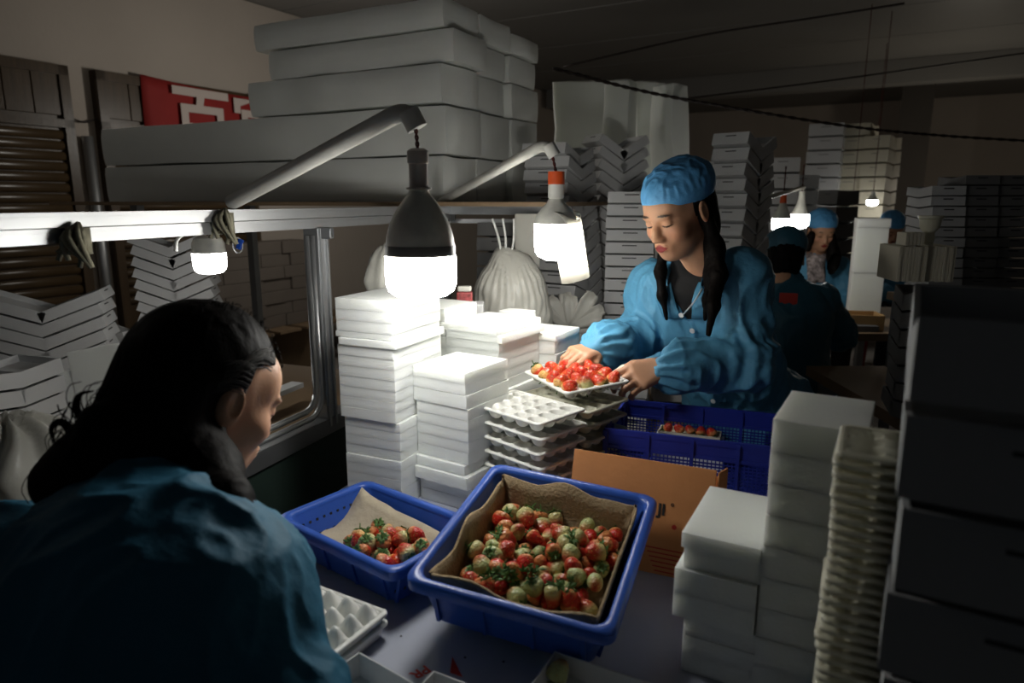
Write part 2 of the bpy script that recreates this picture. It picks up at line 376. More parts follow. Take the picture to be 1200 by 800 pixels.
rk('lower_panel', MB().bar(uv(-.35, V0+.005, .40), uv(1.72, V0+.005, .40), .03, .77), M['green'])
rk('hinge_plate', MB().bbox(uv(.90, V0-.025, 1.335), (.05, .03, .03), .004), M['alu_dark'])
# rags and ties on the rail
for px, py, lab in ((262, 258, 'grey rag knotted round the top rail at the pipe arm'), (92, 286, 'frayed grey cord tied under the top rail near the doors')):
    t_ = (px-600)/800
    # rail point at this column
    uu = 0
    for k in range(400):
        uu = -.3 + k*.005; p = uv(uu, V0)
        if p.x/p.y*1.0 > t_*1.02: break
    c = uv(uu, V0-.03, 1.372 if px > 200 else 1.352)
    mb = MB()
    for k in range(9):
        a = k*2.4; mb.tube(smooth_path([c+Vector((0, 0, .03)), c+Vector((.018*math.cos(a), .012*math.sin(a)-.02, .006)), c+Vector((.03*math.cos(a+1), -.02, -.02-.012*(k % 3)))], 6), [.0045]*7, 5)
    mb.box(c+Vector((0, -.002, .0)), (.03, .02, .045))
    tag(mb.build('knotted_rag', M['rope'], None, True), lab, 'rag')

# board under the foam
bd = MB().bar(uv(1.50, .13, 1.4085), uv(1.50, 2.45, 1.4085), .001, .001)
bd = MB().bar(uv(2.0, .13, 1.4085), uv(2.0, 2.45, 1.4085), 1.02, .014)
tag(bd.build('shelf_board', M['table_wood']), 'brown board lying on the aluminium frame under the foam bundles', 'board')

# foam bundle (wrapped, bulging)
def puffy(name, L, W, Hh, seed, m, bulge=.012, n=(14, 6, 5), wav=.006):
    bm = bmesh.new(); nx, ny, nz = n; V = {}
    pts = []; fs = []
    def vid(i, j, k):
        key = (i, j, k)
        if key not in V:
            x, y, z = i/nx*2-1, j/ny*2-1, k/nz*2-1
            q = .86
            def rnd(a, b, c): # squash corners a little
                return a*(1-.010*(max(abs(b), abs(c))**6))
            X, Y, Z = rnd(x, y, z)*L/2, rnd(y, x, z)*W/2, rnd(z, x, y)*Hh/2
            fx, fy, fz = (1-y*y)*(1-z*z), (1-x*x)*(1-z*z), (1-x*x)*(1-y*y)
            if abs(x) == 1: X += x*bulge*fx**.5
            if abs(y) == 1: Y += y*bulge*(max(1-z*z, 0))**.5
            if abs(z) == 1: Z += z*bulge*.12*fz**.5
            V[key] = len(pts); pts.append((X, Y, Z))
        return V[key]
    def quad(f, a, b):
        for i in range(a):
            for j in range(b): fs.append([vid(*f(i, j)), vid(*f(i+1, j)), vid(*f(i+1, j+1)), vid(*f(i, j+1))])
    quad(lambda i, j: (i, j, 0), nx, ny); quad(lambda i, j: (i, j, nz), nx, ny)
    quad(lambda i, j: (i, 0, j), nx, nz); quad(lambda i, j: (i, ny, j), nx, nz)
    quad(lambda i, j: (0, i, j), ny, nz); quad(lambda i, j: (nx, i, j), ny, nz)
    P = np.array(pts); nz3 = np.stack([vn(P*6+seed*3.1+k*17, seed+k) for k in range(3)], 1)
    nz3[:, 2] *= .35; P = P + nz3*wav
    mb = MB(); mb.v = [tuple(p) for p in P]; mb.f = fs
    me = mb.mesh(name, m, True); me.set_sharp_from_angle(angle=math.radians(50)); return me
PR = Vector((.455, .890, 0)); PL = Vector((-.890, .455, 0)); PYAW = math.atan2(PL.y, PL.x); PC = Vector((-.275, 2.60, 0))
def bundle(a, b, zc, L, W, Hh, seed, label, group='film-wrapped foam bundles on the shelf', dy=0):
    # a along PR, b along PL to the bundle's centre
    me = puffy('foam_bundle', L, W, Hh, seed, M['foam2'], .008, wav=.011)
    o = obj('foam_bundle', me); p = PC + PR*a + PL*b; o.location = (p.x, p.y, zc); o.rotation_euler = (0, 0, PYAW + dy)
    return tag(o, label, 'foam bundle', group)
z0 = 1.4165
hs = [.172, .178, .14, .115, .105]
zz = z0
names = ['bottom layer', 'second layer up', 'third layer up', 'fourth layer up', 'top layer']
cols = ['front row', 'second row', 'third row']
for li, hgt in enumerate(hs):
    for ci in range(3):
        if li == 4 and ci == 2: hh = hgt*.8
        else: hh = hgt
        long_ = li < 2 and ci == 0
        L = 2.0 if long_ else .93 + .05*random.uniform(-1, 1)
        off = random.uniform(-.02, .02) - (.03 if li > 2 and ci == 0 else 0)
        sag = .0
        lab = ('long ' if long_ else '') + 'white foam bundle wrapped in film, %s of the %s on the shelf'.replace(' on the shelf', '') % (names[li], cols[ci])
        bundle(.125+.258*ci + random.uniform(-.004, .004), L/2 + (-.03 if ci == 0 else -.05*ci*.5) + off, zz+hgt/2-.004-(hgt-hh)/2 - .0, L, .245, hh-.006, li*7+ci, lab, dy=random.uniform(-.012, .012))
    zz += hgt + .001

# ================================================================== LAMPS
def lamp(name, px, Y, prof, diff, collar, label, socket_m, cap=None, seg=28, cordto=None, bulbm='bulb'):
    # prof: list of (py, half px) of the housing from the top down; diff the same for the diffuser
    s = Y/800/math.cos(PITCH)*1.0
    def zr(py, h): p = at(px, py, Y); return p.z
    top = at(px, prof[0][0], Y)
    k = Y/math.cos(0)/800*1.02
    root = empty(name, (top.x, Y, zr(diff[-1][0], 0)), 0, label, 'lamp', 'hanging work lamps'); zb = root.location.z
    P = [(h*k, zr(py, 0)-zb) for py, h in prof]
    sp = [i for i, q in enumerate(prof) if len(prof[i]) and q[0] >= collar[2]][0]
    MB().lathe(P[:sp+1], seg).build('socket', socket_m, root, True, 40)
    MB().lathe(P[sp:], seg).build('housing', M['bulb_body'], root, True, 50)
    if collar[0]: MB().lathe([(collar[3]*k*1.012, zr(collar[0], 0)-zb), (collar[3]*k*1.012, zr(collar[1], 0)-zb)], seg).build('collar', M['collar'], root, True, 40)
    if cap: MB().lathe([(cap[2]*k, zr(cap[0], 0)-zb), (cap[2]*k, zr(cap[1], 0)-zb)], seg).build('socket_cap', M['orange_cap'], root, True, 40)
    D = [(h*k, zr(py, 0)-zb) for py, h in diff]
    MB().lathe(D, 20).build('diffuser', M[bulbm], root, True, 60)
    if cordto is not None:
        a = Vector((0, 0, P[0][1]-.004)); b = Vector(cordto) - root.location
        mb = MB()
        for q in (0, math.pi):
            mb.tube([a.lerp(b, i/14)+Vector((math.cos(i*.9+q), math.sin(i*.9+q), 0))*.0022 for i in range(15)], .002, 5)
        mb.build('cord', M['red_wire'], root, True)
    return root
e1 = at(487, 146, 1.25)
lamp('work_lamp', 489.5, 1.25, [(174, 8), (177, 12), (191, 12), (192, 10.5), (219, 10.5), (219.5, 14), (222, 14), (223, 11), (227, 12.5), (234, 18), (245, 25.5), (261, 33.5), (275, 37.5), (288, 39.3)],
     [(299, 40.5), (318, 41), (332, 40.5), (340, 37.5), (345.5, 30), (348, 20), (348.6, 8)], (287, 300, 222, 39.6), 'large white work lamp with a grey flared housing, hanging nearest above the foam', M['neck'], cordto=e1)
e2 = at(647, 180, 1.7)
l2 = lamp('work_lamp', 652, 1.7, [(202, 8), (203, 9), (231, 9), (233, 8), (237, 10), (245, 17), (254, 23), (262, 25)],
     [(262, 24.5), (280, 24.5), (294, 23.5), (300, 20), (304, 12), (305, 5)], (0, 0, 231, 9), 'lit work lamp with an orange-red cap and paper sleeve beside the capped woman', M['pvc'], cap=(201, 216, 9.4), cordto=e2, bulbm='bulb_side')
# its paper sleeve: a folded sheet hung round the bulb
mb = MB(); ang = [math.radians(a) for a in range(-150, 60, 8)]; rows = 7
c0 = at(660, 252, 1.70); c1 = at(673, 328, 1.70)
for j in range(rows):
    t = j/(rows-1); c = c0.lerp(c1, t)
    for i, a in enumerate(ang):
        r = .050 - .006*t
        mb.v.append(c + Vector((r*math.cos(a)*.86, r*math.sin(a), .010*math.sin(a*2.0)*(1-t) + .009*math.cos(a)*t)) - l2.location)
n_ = len(ang); mb.f = [(j*n_+i, j*n_+i+1, (j+1)*n_+i+1, (j+1)*n_+i) for j in range(rows-1) for i in range(n_-1)]
pp = mb.build('paper_sleeve', M['paper'], l2, True); q = pp.modifiers.new('s', 'SOLIDIFY'); q.thickness = .0008
e3 = at(243, 268, 2.05)
lamp('work_lamp', 243, 2.05, [(276, 10), (279, 15), (285, 17.5), (296, 18.5)], [(296, 18.5), (310, 18.2), (316, 17), (319.5, 13), (321, 5)], (0, 0, 279, 9), 'small lit lamp hanging under the top rail above the chevron cartons', M['bulb_body'], cordto=e3, bulbm='bulb_small')
k_ = []
for nm, px, Y, y0, y1, hw, lab in (('work_lamp', 918.5, 3.55, 228, 273, 10.5, 'lit lamp with a red cap hanging near the far woman'), ('work_lamp', 940, 3.8, 224, 268, 10, 'lit lamp with a yellowish cap hanging beside the far woman'),
                                   ('work_lamp', 1023.5, 6.2, 224, 241, 6, 'small far lamp above the white foam column'), ('work_lamp', 1020, 7.4, 240, 253, 4.5, 'tiny far lamp just below another far lamp'),
                                   ('work_lamp', 998, 6.0, 248, 268, 6, 'small far lamp half hidden by the white foam column')):
    hh = y1-y0
    lamp(nm, px, Y, [(y0, hw*.3), (y0+.22*hh, hw*.36), (y0+.35*hh, hw*.5), (y0+.62*hh, hw)], [(y0+.62*hh, hw), (y1-.12*hh, hw), (y1-.03*hh, hw*.7), (y1, hw*.2)], (0, 0, y0+.22*hh, hw*.36), lab,
         M['orange_cap'] if px == 918.5 else M['bulb_body'], seg=14, cordto=(at(px, y0, Y)+Vector((0, 0, .14)) if Y < 5 else Vector((at(px, y0, Y).x, Y, 2.985))), bulbm='bulb_far')
    k_.append((px, Y, y0))
# pipe arms
def arm(a, b, tip, r, lab):
    a, b, tip = Vector(a), Vector(b), Vector(tip)
    path = [a, a.lerp(b, .33), a.lerp(b, .66), a.lerp(b, .93)]
    for i in range(1, 6):
        t = i/6; path.append((a.lerp(b, .93)*(1-t)**2 + b*2*t*(1-t) + b.lerp(tip, .75)*t*t))
    path.append(tip)
    o = empty('lamp_arm', a, 0, lab, 'pipe', 'pipe arms carrying the lamps')
    MB().tube([p-a for p in path], r, 14).build('pipe', M['pvc'], o, True, 50)
    d = (tip-b).normalized()
    MB().tube([b.lerp(tip, .15)-a, tip-a+d*.004], r*1.16, 14).build('elbow', M['pvc'], o, True, 50)
    return o
arm(uv(.60, V0, 1.416), at(477, 127, 1.25), at(488, 148, 1.25), .0165, 'white plastic pipe arm rising from the top rail to the nearest lamp')
arm(uv(1.66, V0-.0, 1.416), at(641, 167, 1.70), at(649, 181, 1.70), .0135, 'white plastic pipe arm ending above the lamp with the orange-red cap')
fa = at(905, 230, 3.3); fb = at(942, 219, 3.85)
tag(MB().tube([fa-Vector((.5, .2, 0)), fa, fb, fb+Vector((0, 0.02, -.01))], .011, 8).build('lamp_arm', M['pvc'], None, True), 'white pipe arm holding the two lamps beside the far woman', 'pipe', 'pipe arms carrying the lamps')
# hooks and connector by the small lamp
ap = at(243, 262, 2.02)
tag(MB().tube(smooth_path([at(206, 294, 2.0), at(208, 280, 2.0), at(228, 267, 2.0), at(250, 264, 2.02), at(266, 270, 2.02)], 14), .006, 6).build('cable_hook', M['white_wire'], None, True), 'bent white cable looped over the small lamp under the rail', 'cable')
bt = empty('blue_connector', at(281, 286, 1.98), 0, 'small blue connector on a white wire loop below the rail', 'connector')
MB().bbox((0, 0, 0), (.014, .012, .03), .003, Matrix.Rotation(.4, 3, 'Y')).build('plug', M['bluetag'], bt)
MB().tube([(.014*math.cos(a)-.006, 0, .022*math.sin(a)-.003) for a in [i*.45 for i in range(15)]], .0018, 5).build('wire_loop', M['white_wire'], bt, True)

# ================================================================== implicit surfaces (for bodies, clothes, hair, bags)
class SDF:
    def __init__(s, lo, hi, res):
        s.lo = np.array(lo, np.float32); s.res = res; s.n = np.ceil((np.array(hi)-np.array(lo))/res).astype(int)+1
        s.D = np.full(s.n, .3, np.float32); s.ax = [s.lo[a]+res*np.arange(s.n[a], dtype=np.float32) for a in range(3)]
    def _op(s, fn, lo, hi, k, mode):
        m = k*1.1+3*s.res
        i0 = np.clip(np.floor((np.array(lo)-m-s.lo)/s.res).astype(int), 0, s.n); i1 = np.clip(np.ceil((np.array(hi)+m-s.lo)/s.res).astype(int)+1, 0, s.n)
        if (i1 <= i0).any(): return
        sl = tuple(slice(a, b) for a, b in zip(i0, i1))
        X, Y, Z = np.meshgrid(s.ax[0][sl[0]], s.ax[1][sl[1]], s.ax[2][sl[2]], indexing='ij')
        b = fn(X, Y, Z); a = s.D[sl]
        if mode == 'sub': b = -b; h = np.clip(.5-.5*(b-a)/k, 0, 1); s.D[sl] = a+(b-a)*(1-h)+k*h*(1-h) if False else np.maximum(a, b)+np.maximum(k-np.abs(a-b), 0)**2/(4*k)
        elif mode == 'cut': s.D[sl] = np.maximum(a, b)
        else: s.D[sl] = np.minimum(a, b)-np.maximum(k-np.abs(a-b), 0)**2/(4*k)
    def ell(s, c, r, Mx=None, k=.02, mode='add'):
        c = np.array(c, float); r = np.array(r, float); Rm = np.eye(3) if Mx is None else np.array(Mx.to_3x3() if hasattr(Mx, 'to_3x3') else Mx)
        def f(X, Y, Z):
            x, y, z = X-c[0], Y-c[1], Z-c[2]
            a, b, e = (Rm[0, i]*x+Rm[1, i]*y+Rm[2, i]*z for i in range(3))
            q = np.sqrt((a/r[0])**2+(b/r[1])**2+(e/r[2])**2); g = np.sqrt((a/r[0]**2)**2+(b/r[1]**2)**2+(e/r[2]**2)**2)+1e-6
            return np.where(q < .3, (q-1)*r.min(), q*(q-1)/g)
        e = np.abs(Rm)@r; s._op(f, c-e, c+e, k, mode); return s
    def cap(s, a, b, ra, rb, k=.02, mode='add'):
        a = np.array(a, float); b = np.array(b, float); d = b-a; L2 = max((d*d).sum(), 1e-9)
        def f(X, Y, Z):
            x, y, z = X-a[0], Y-a[1], Z-a[2]; t = np.clip((x*d[0]+y*d[1]+z*d[2])/L2, 0, 1)
            return np.sqrt((x-t*d[0])**2+(y-t*d[1])**2+(z-t*d[2])**2)-(ra+(rb-ra)*t)
        m = max(ra, rb); s._op(f, np.minimum(a, b)-m, np.maximum(a, b)+m, k, mode); return s
    def chain(s, pts, rs, k=.02, mode='add'):
        for i in range(len(pts)-1): s.cap(pts[i], pts[i+1], rs[i], rs[i+1], k, mode)
        return s
    def fn(s, f, lo, hi, k=.01, mode='add'): s._op(f, lo, hi, k, mode); return s
    def mesh(s):
        D = s.D; ins = D < 0; c = np.zeros(tuple(s.n-1), np.int8); cor = [(i, j, k) for i in (0, 1) for j in (0, 1) for k in (0, 1)]
        sh = lambda A, o: A[o[0]:A.shape[0]-1+o[0], o[1]:A.shape[1]-1+o[1], o[2]:A.shape[2]-1+o[2]]
        for o in cor: c += sh(ins, o)
        mk = (c > 0) & (c < 8); ijk = np.argwhere(mk); idx = np.full(mk.shape, -1, np.int64); idx[mk] = np.arange(len(ijk))
        pos = np.zeros((len(ijk), 3)); cnt = np.zeros(len(ijk)); dv = {o: D[ijk[:, 0]+o[0], ijk[:, 1]+o[1], ijk[:, 2]+o[2]] for o in cor}
        for a in cor:
            for ax in range(3):
                if a[ax]: continue
                b = list(a); b[ax] = 1; b = tuple(b); x = (dv[a] < 0) != (dv[b] < 0); t = np.where(x, dv[a]/np.where(x, dv[a]-dv[b], 1), 0)
                p = np.array(a)[None, :]+t[:, None]*(np.array(b)-np.array(a))[None, :]; pos += np.where(x[:, None], p, 0); cnt += x
        V = s.lo+s.res*(ijk+pos/cnt[:, None]); F = []
        for ax in range(3):
            u, w_ = (ax+1) % 3, (ax+2) % 3
            A = ins; n = A.shape
            s0 = [slice(None)]*3; s1 = [slice(None)]*3; s0[ax] = slice(0, n[ax]-1); s1[ax] = slice(1, n[ax])
            ch = A[tuple(s0)] != A[tuple(s1)]; e = np.argwhere(ch)
            ok = (e[:, u] > 0) & (e[:, w_] > 0) & (e[:, u] < n[u]-1) & (e[:, w_] < n[w_]-1); e = e[ok]
            def cell(du, dw): q = e.copy(); q[:, u] += du; q[:, w_] += dw; return idx[q[:, 0], q[:, 1], q[:, 2]]
            Q = np.stack([cell(-1, -1), cell(0, -1), cell(0, 0), cell(-1, 0)], 1); fl = A[e[:, 0], e[:, 1], e[:, 2]]
            Q[~fl] = Q[~fl][:, ::-1]; F.append(Q)
        F = np.concatenate(F); F = F[(F >= 0).all(1)]
        return V, F
def normals(V, F):
    n = np.cross(V[F[:, 2]]-V[F[:, 0]], V[F[:, 3]]-V[F[:, 1]]); N = np.zeros_like(V)
    for i in range(4): np.add.at(N, F[:, i], n)
    return N/(np.linalg.norm(N, axis=1)[:, None]+1e-9)
def relax(V, F, it=1, lam=.5):
    for _ in range(it):
        S = np.zeros_like(V); c = np.zeros(len(V))
        for i in range(4):
            for j in (1, 3): np.add.at(S, F[:, i], V[F[:, (i+j) % 4]]); np.add.at(c, F[:, i], 1)
        V = V+lam*(S/np.maximum(c, 1)[:, None]-V)
    return V
def quadmesh(name, V, F, m=None, col=None):
    me = bpy.data.meshes.new(name); me.vertices.add(len(V)); me.vertices.foreach_set('co', np.ascontiguousarray(V, np.float32).ravel())
    me.loops.add(F.size); me.loops.foreach_set('vertex_index', np.ascontiguousarray(F, np.int32).ravel())
    me.polygons.add(len(F)); me.polygons.foreach_set('loop_start', np.arange(0, F.size, 4, dtype=np.int32))
    try: me.polygons.foreach_set('loop_total', np.full(len(F), 4, np.int32))
    except Exception: pass
    me.update(calc_edges=True); me.validate(); me.shade_smooth()
    if m: me.materials.append(m)
    if col is not None:
        a = me.color_attributes.new('Col', 'FLOAT_COLOR', 'POINT'); a.data.foreach_set('color', np.concatenate([col, np.ones((len(col), 1))], 1).astype(np.float32).ravel())
    return me
def sdf_obj(name, S, m, parent=None, disp=None, rel=1):
    V, F = S.mesh(); V = relax(V, F, rel)
    if disp: V = V + normals(V, F)*disp(V)[:, None]
    if parent is not None: V = V - np.array(parent.location)
    return obj(name, quadmesh(name, V, F, m), None, parent)

# ================================================================== TABLES AND BENCHES
def table(name, corners, ztop, thick, m, label, leg=.05, inset=.06, legm=None, shelfz=None):
    # corners: four ground points in order
    cs = [Vector((c[0], c[1], 0)) for c in corners]; c0 = sum(cs, Vector())/4
    t = empty(name, c0, 0, label, 'table')
    mb = MB(); vs = [(c-c0)+Vector((0, 0, z)) for z in (ztop-thick, ztop) for c in cs]
    mb.add(vs, [(0, 3, 2, 1), (4, 5, 6, 7), (0, 1, 5, 4), (1, 2, 6, 5), (2, 3, 7, 6), (3, 0, 4, 7)]).build('table_top', m, t)
    ang = math.atan2((cs[1]-cs[0]).y, (cs[1]-cs[0]).x); Rm = Matrix.Rotation(ang, 3, 'Z')
    for c in cs:
        d = (c0-c).normalized(); p = c-c0+d*inset*1.4
        MB().box((p.x, p.y, (ztop-thick)/2), (leg, leg, ztop-thick), Rm).build('leg', legm or M['alu_dark'], t)
    return t
TZ = .75
main_t = table('sorting_table', [uv(0, .395), uv(0, -1.0), uv(1.27, -1.0), uv(1.27, .395)], TZ-.003, .035, M['table_wood'], 'large sorting table under the crates, covered with a pale blue sheet')
sheet = empty('table_sheet', uv(.6, -.28, TZ-.003), YAW, 'pale bluish sheet with red print spread over the sorting table', 'sheet')
MB().bbox((-.02-.0, .03, .0018), (1.32, 1.25, .0026), .0008).build('sheet', M['table'], sheet)
def ground_text(body, size, pa, pb, z, m, parent):
    a = onz(*pa, z); b = onz(*pb, z); d = b-a; r = math.atan2(d.y, d.x)
    o = text(body, size, m, None, (0, 0, 0), (0, 0, 0), 'lettering', .0002, .0006)
    o.parent = parent; q = parent.matrix_basis.inverted() if False else (Matrix.Translation(parent.location) @ Matrix.Rotation(parent.rotation_euler.z, 4, 'Z')).inverted()
    c = (a+b)/2; o.matrix_local = q @ Matrix.Translation((c.x, c.y, z)) @ Matrix.Rotation(r, 4, 'Z'); return o
ground_text('PR', .025, (500, 783), (485, 791), TZ+.0006, M['ink_red'], sheet)
tri = [onz(530, 769, TZ+.0006), onz(527.5, 788, TZ+.0006), onz(542, 793, TZ+.0006)]
Ti = (Matrix.Translation(sheet.location) @ Matrix.Rotation(YAW, 4, 'Z')).inverted(); tri = [Ti @ p for p in tri]
MB().add(tri+[p+Vector((0, 0, .0003)) for p in tri], [(0, 2, 1), (3, 4, 5), (0, 1, 4, 3), (1, 2, 5, 4), (2, 0, 3, 5)]).build('red_arrow', M['ink_red'], sheet)
for k, (px, py) in enumerate(((545, 770), (470, 745), (590, 775))):
    p = Ti @ onz(px, py, TZ+.0006); MB().lathe([(.0022, 0), (.0018, .0006)], 7, p).build('speck', M['ink_black'], sheet)
table('packing_bench', [(.10, 2.40), (1.12, 2.40), (1.12, 3.45), (.10, 3.45)], .5, .04, M['table_wood'], 'low packing bench under the grey carton stacks behind the capped woman')
table('packing_bench', [(1.22, 1.88), (2.5, 1.88), (2.5, 2.75), (1.22, 2.75)], .75, .04, M['table_wood'], 'packing bench under the dark carton stacks along the side')
table('packing_bench', [uv(.05, 2.1), uv(.05, .78), uv(1.62, .78), uv(1.62, 2.1)], .75, .04, M['table_wood'], 'packing bench behind the aluminium frame, heaped with chevron cartons')
table('packing_bench', [(1.42, 3.45), (2.6, 3.45), (2.6, 4.35), (1.42, 4.35)], .75, .04, M['table_wood'], 'far packing table in front of the far woman')
table('packing_bench', [(2.0, 5.30), (2.85, 5.30), (2.85, 6.1), (2.0, 6.1)], .5, .04, M['table_wood'], 'low bench under the grey carton stacks behind the far woman')
table('packing_bench', [(2.7, 6.35), (4.3, 6.35), (4.3, 7.3), (2.7, 7.3)], .5, .04, M['table_wood'], 'low bench under the farthest cream carton stacks')

# ================================================================== FOAM SHEET STACKS
def foam_stack(name, c, yaw, w_, l, layers, z, label, group, dz=.024, m=None, jit=.0004):
    """layers: bottom to top list of (height, dx, dy, grow); every layer is a bundle of sheets"""
    out = []; n = len(layers); cs = {}
    for li, (h, dx, dy, g) in enumerate(layers):
        k = max(1, round(h/dz)); th = h/k
        b = empty('foam_bundle', (c[0], c[1], z), yaw, None, 'foam bundle', group)
        b['label'] = label % (nth(n-1-li) if n > 1 else 'single')
        key = (round(w_*g, 4), round(l*g, 4), round(th, 4))
        if key not in cs:
            cs[key] = [MB().bbox((0, 0, 0), (w_*g+.0008*q-.0008, l*g-.0006*q, th-.00003), .0005).mesh('foam_sheet', m or M['foam']) for q in range(3)]
        for i in range(k):
            o = obj('foam_sheet', random.choice(cs[key]), None, b)
            o.location = (dx + random.uniform(-jit, jit), dy + random.uniform(-jit, jit), th*(i+.5)); o.rotation_euler = (0, 0, random.uniform(-.002, .002) + (math.pi if random.random() < .5 else 0))
        z += h+.0008; out.append(b)
    return out
def corner(c, yaw, w_, l):   # centre from the near-left corner
    x = Vector((math.cos(yaw), math.sin(yaw), 0)); y = Vector((-x.y, x.x, 0)); p = Vector((c[0], c[1], 0)) + x*w_/2 + y*l/2; return (p.x, p.y)
ya = math.radians(-24)
foam_stack('A', corner((-.381, 1.467), ya, .148, .20), ya, .146, .20, [(.11, .004, 0, 1), (.085, .002, .004, 1.0), (.165, -.004, 0, 1), (.016, .004, -.003, 1.02), (.012, -.007, 0, 1), (.072, -.004, 0, 1.0)], TZ+.0005,
           'white foam sheet bundle in the tall stack below the nearest lamp, %s', 'foam bundles in the tall stack by the frame')
yc = math.radians(-33)
foam_stack('C', corner((-.222, 1.475), yc, .150, .165), yc, .148, .165, [(.055, .01, 0, .98), (.028, .006, -.01, 1.05), (.022, -.006, -.004, 1.04), (.125, .004, 0, .97), (.03, .0, 0, 1.0), (.048, -.003, 0, 1.0)], TZ+.0005,
           'white foam sheet bundle in the low stack beside the cavity trays, %s', 'foam bundles in the low stack by the tray stack')
foam_stack('D', (-.045, 1.735), math.radians(-33), .165, .20, [(.11, 0, 0, 1), (.10, .004, 0, 1), (.12, -.004, .003, .98), (.018, .004, .002, 1.02), (.017, -.01, 0, 1.05)], TZ+.0005,
           'white foam sheet bundle in the bright stack under the lamps, %s', 'foam bundles in the bright middle stack')
foam_stack('E', (.095, 1.845), math.radians(-30), .12, .15, [(.12, 0, 0, 1), (.09, .003, 0, 1), (.03, -.004, 0, 1.03), (.03, .006, .003, 1), (.035, 0, .004, 1.04), (.015, .006, 0, 1)], TZ+.0005,
           'white foam sheet bundle in the stack below the paper-sleeved lamp, %s', 'foam bundles below the paper-sleeved lamp')
foam_stack('F', (-.185, 1.80), math.radians(-30), .12, .15, [(.2, 0, 0, 1), (.13, .003, 0, 1), (.07, 0, 0, 1)], TZ+.0005,
           'white foam sheet bundle in the stack behind the nearest lamp, %s', 'foam bundles behind the nearest lamp')
foam_stack('G', (.015, 1.905), math.radians(-30), .085, .06, [(.2, 0, 0, 1), (.08, 0, 0, 1), (.085, 0, 0, 1)], TZ+.0005,
           'white foam sheet bundle in the narrow stack behind the bright stack, %s', 'foam bundles in the narrow rear stack')
# short stack and tall column near the camera
a = onz(800, 625, .965); b = onz(893, 646, .965); ys = math.atan2((b-a).y, (b-a).x); ws = (b-a).length
foam_stack('S', corner((a.x, a.y), ys, ws, .18), ys, ws, .18, [(.088, .006, .0, .97), (.074, -.005, 0, 1.05), (.030, .002, 0, .98), (.022, -.001, 0, 1.0)], TZ+.0005,
           'pale foam bundle in the short stack beside the foam column, %s', 'foam bundles in the short stack', .03)
yk = math.radians(-30); a = at(907, 480, .83)
foam_stack('K', corner((a.x, a.y), yk, .108, .155), yk, .108, .155, [(.133, 0, 0, 1), (.133, .0, 0, 1), (.130, 0, 0, 1)], TZ+.0005,
           'pale foam sheet bundle in the tall smooth column, %s', 'foam bundles in the tall column', .045, jit=.0003)

# ================================================================== CAVITY TRAYS
def tray_mesh(name, m, W_=.222, D_=.155, nx=5, ny=4, depth=.024, up=False):
    gx, gy = nx*9, ny*9; mb = MB(); rim = .008
    for j in range(gy+1):
        for i in range(gx+1):
            x = -W_/2+rim + (W_-2*rim)*i/gx; y = -D_/2+rim + (D_-2*rim)*j/gy
            u = (i/9) % 1.0*2-1 if i < gx else 1; v = (j/9) % 1.0*2-1 if j < gy else 1
            if up:
                fx, fy = abs(((i/9+.5) % 1)*2-1), abs(((j/9+.5) % 1)*2-1)
                r = math.hypot(u, v); pk = max(0, 1-r*.90)
                z = -.008 + depth*.9*pk**.9
            else:
                r = min(1, math.hypot(u, v)*1.04); z = -depth*(max(0, 1-r**3.2))**.8
            if i in (0, gx) or j in (0, gy): z = 0
            mb.v.append((x, y, z))
    w1 = gx+1; mb.f = [(j*w1+i, j*w1+i+1, (j+1)*w1+i+1, (j+1)*w1+i) for j in range(gy) for i in range(gx)]
    # rim with a turned-down lip
    ring = lambda o, z: [(-W_/2+o, -D_/2+o, z), (W_/2-o, -D_/2+o, z), (W_/2-o, D_/2-o, z), (-W_/2+o, D_/2-o, z)]
    def rr(o, z, rad):
        out = []
        for cx, cy, a0 in ((1, -1, -90), (1, 1, 0), (-1, 1, 90), (-1, -1, 180)):
            for q in range(5):
                a = math.radians(a0+22.5*q); out.append((cx*(W_/2-o-rad)+rad*math.cos(a), cy*(D_/2-o-rad)+rad*math.sin(a), z))
        return out
    rings = [rr(.0085, -.0006, .004), rr(.006, .0012, .006), rr(.0015, .0012, .009), rr(0, 0, .010), rr(0, -.0032, .010)]
    n0 = len(mb.v); k = len(rings[0])
    for r in rings: mb.v += r
    mb.f += [(n0+q*k+i, n0+q*k+(i+1) % k, n0+(q+1)*k+(i+1) % k, n0+(q+1)*k+i) for q in range(len(rings)-1) for i in range(k)]
    if up:
        sk = [rr(.004, -.004, .008), rr(.009, -.022, .008)]; n1 = len(mb.v)
        for r in sk: mb.v += r
        mb.f += [(n1+i, n1+(i+1) % k, n1+k+(i+1) % k, n1+k+i) for i in range(k)]
    me = mb.mesh(name, m, True); me.set_sharp_from_angle(angle=math.radians(60)); return me
T_STD = tray_mesh('cavity_tray', M['tray']); T_CR = tray_mesh('cavity_tray', M['tray_b']); T_UP = tray_mesh('cavity_tray', M['tray'], .165, .150, 4, 4, .034, True)
def tray(me, loc, rz, label, group=None, rot=None):
    o = obj('cavity_tray', me); o.location = loc; o.rotation_euler = rot or (0, 0, rz)
    s = o.modifiers.new('s', 'SOLIDIFY'); s.thickness = .0012; s.offset = 0
    return tag(o, label, 'tray', group)
for i in range(7):
    tray(T_STD, (.033+.003*random.uniform(-1, 1), 1.462+.003*random.uniform(-1, 1), TZ+.026+.0325*i), math.radians(-45)+random.uniform(-.015, .015), 'cream white cavity tray, %s of the bright stack under the held tray' % nth(6-i), 'cavity trays in the bright stack')
for i in range(6):
    tray(T_CR, (.150+.003*random.uniform(-1, 1), 1.60+.003*random.uniform(-1, 1), TZ+.027+.0352*i), math.radians(-45)+random.uniform(-.015, .015), 'shaded cavity tray, %s of the stack behind the bright tray stack' % nth(5-i), 'cavity trays in the shaded stack')
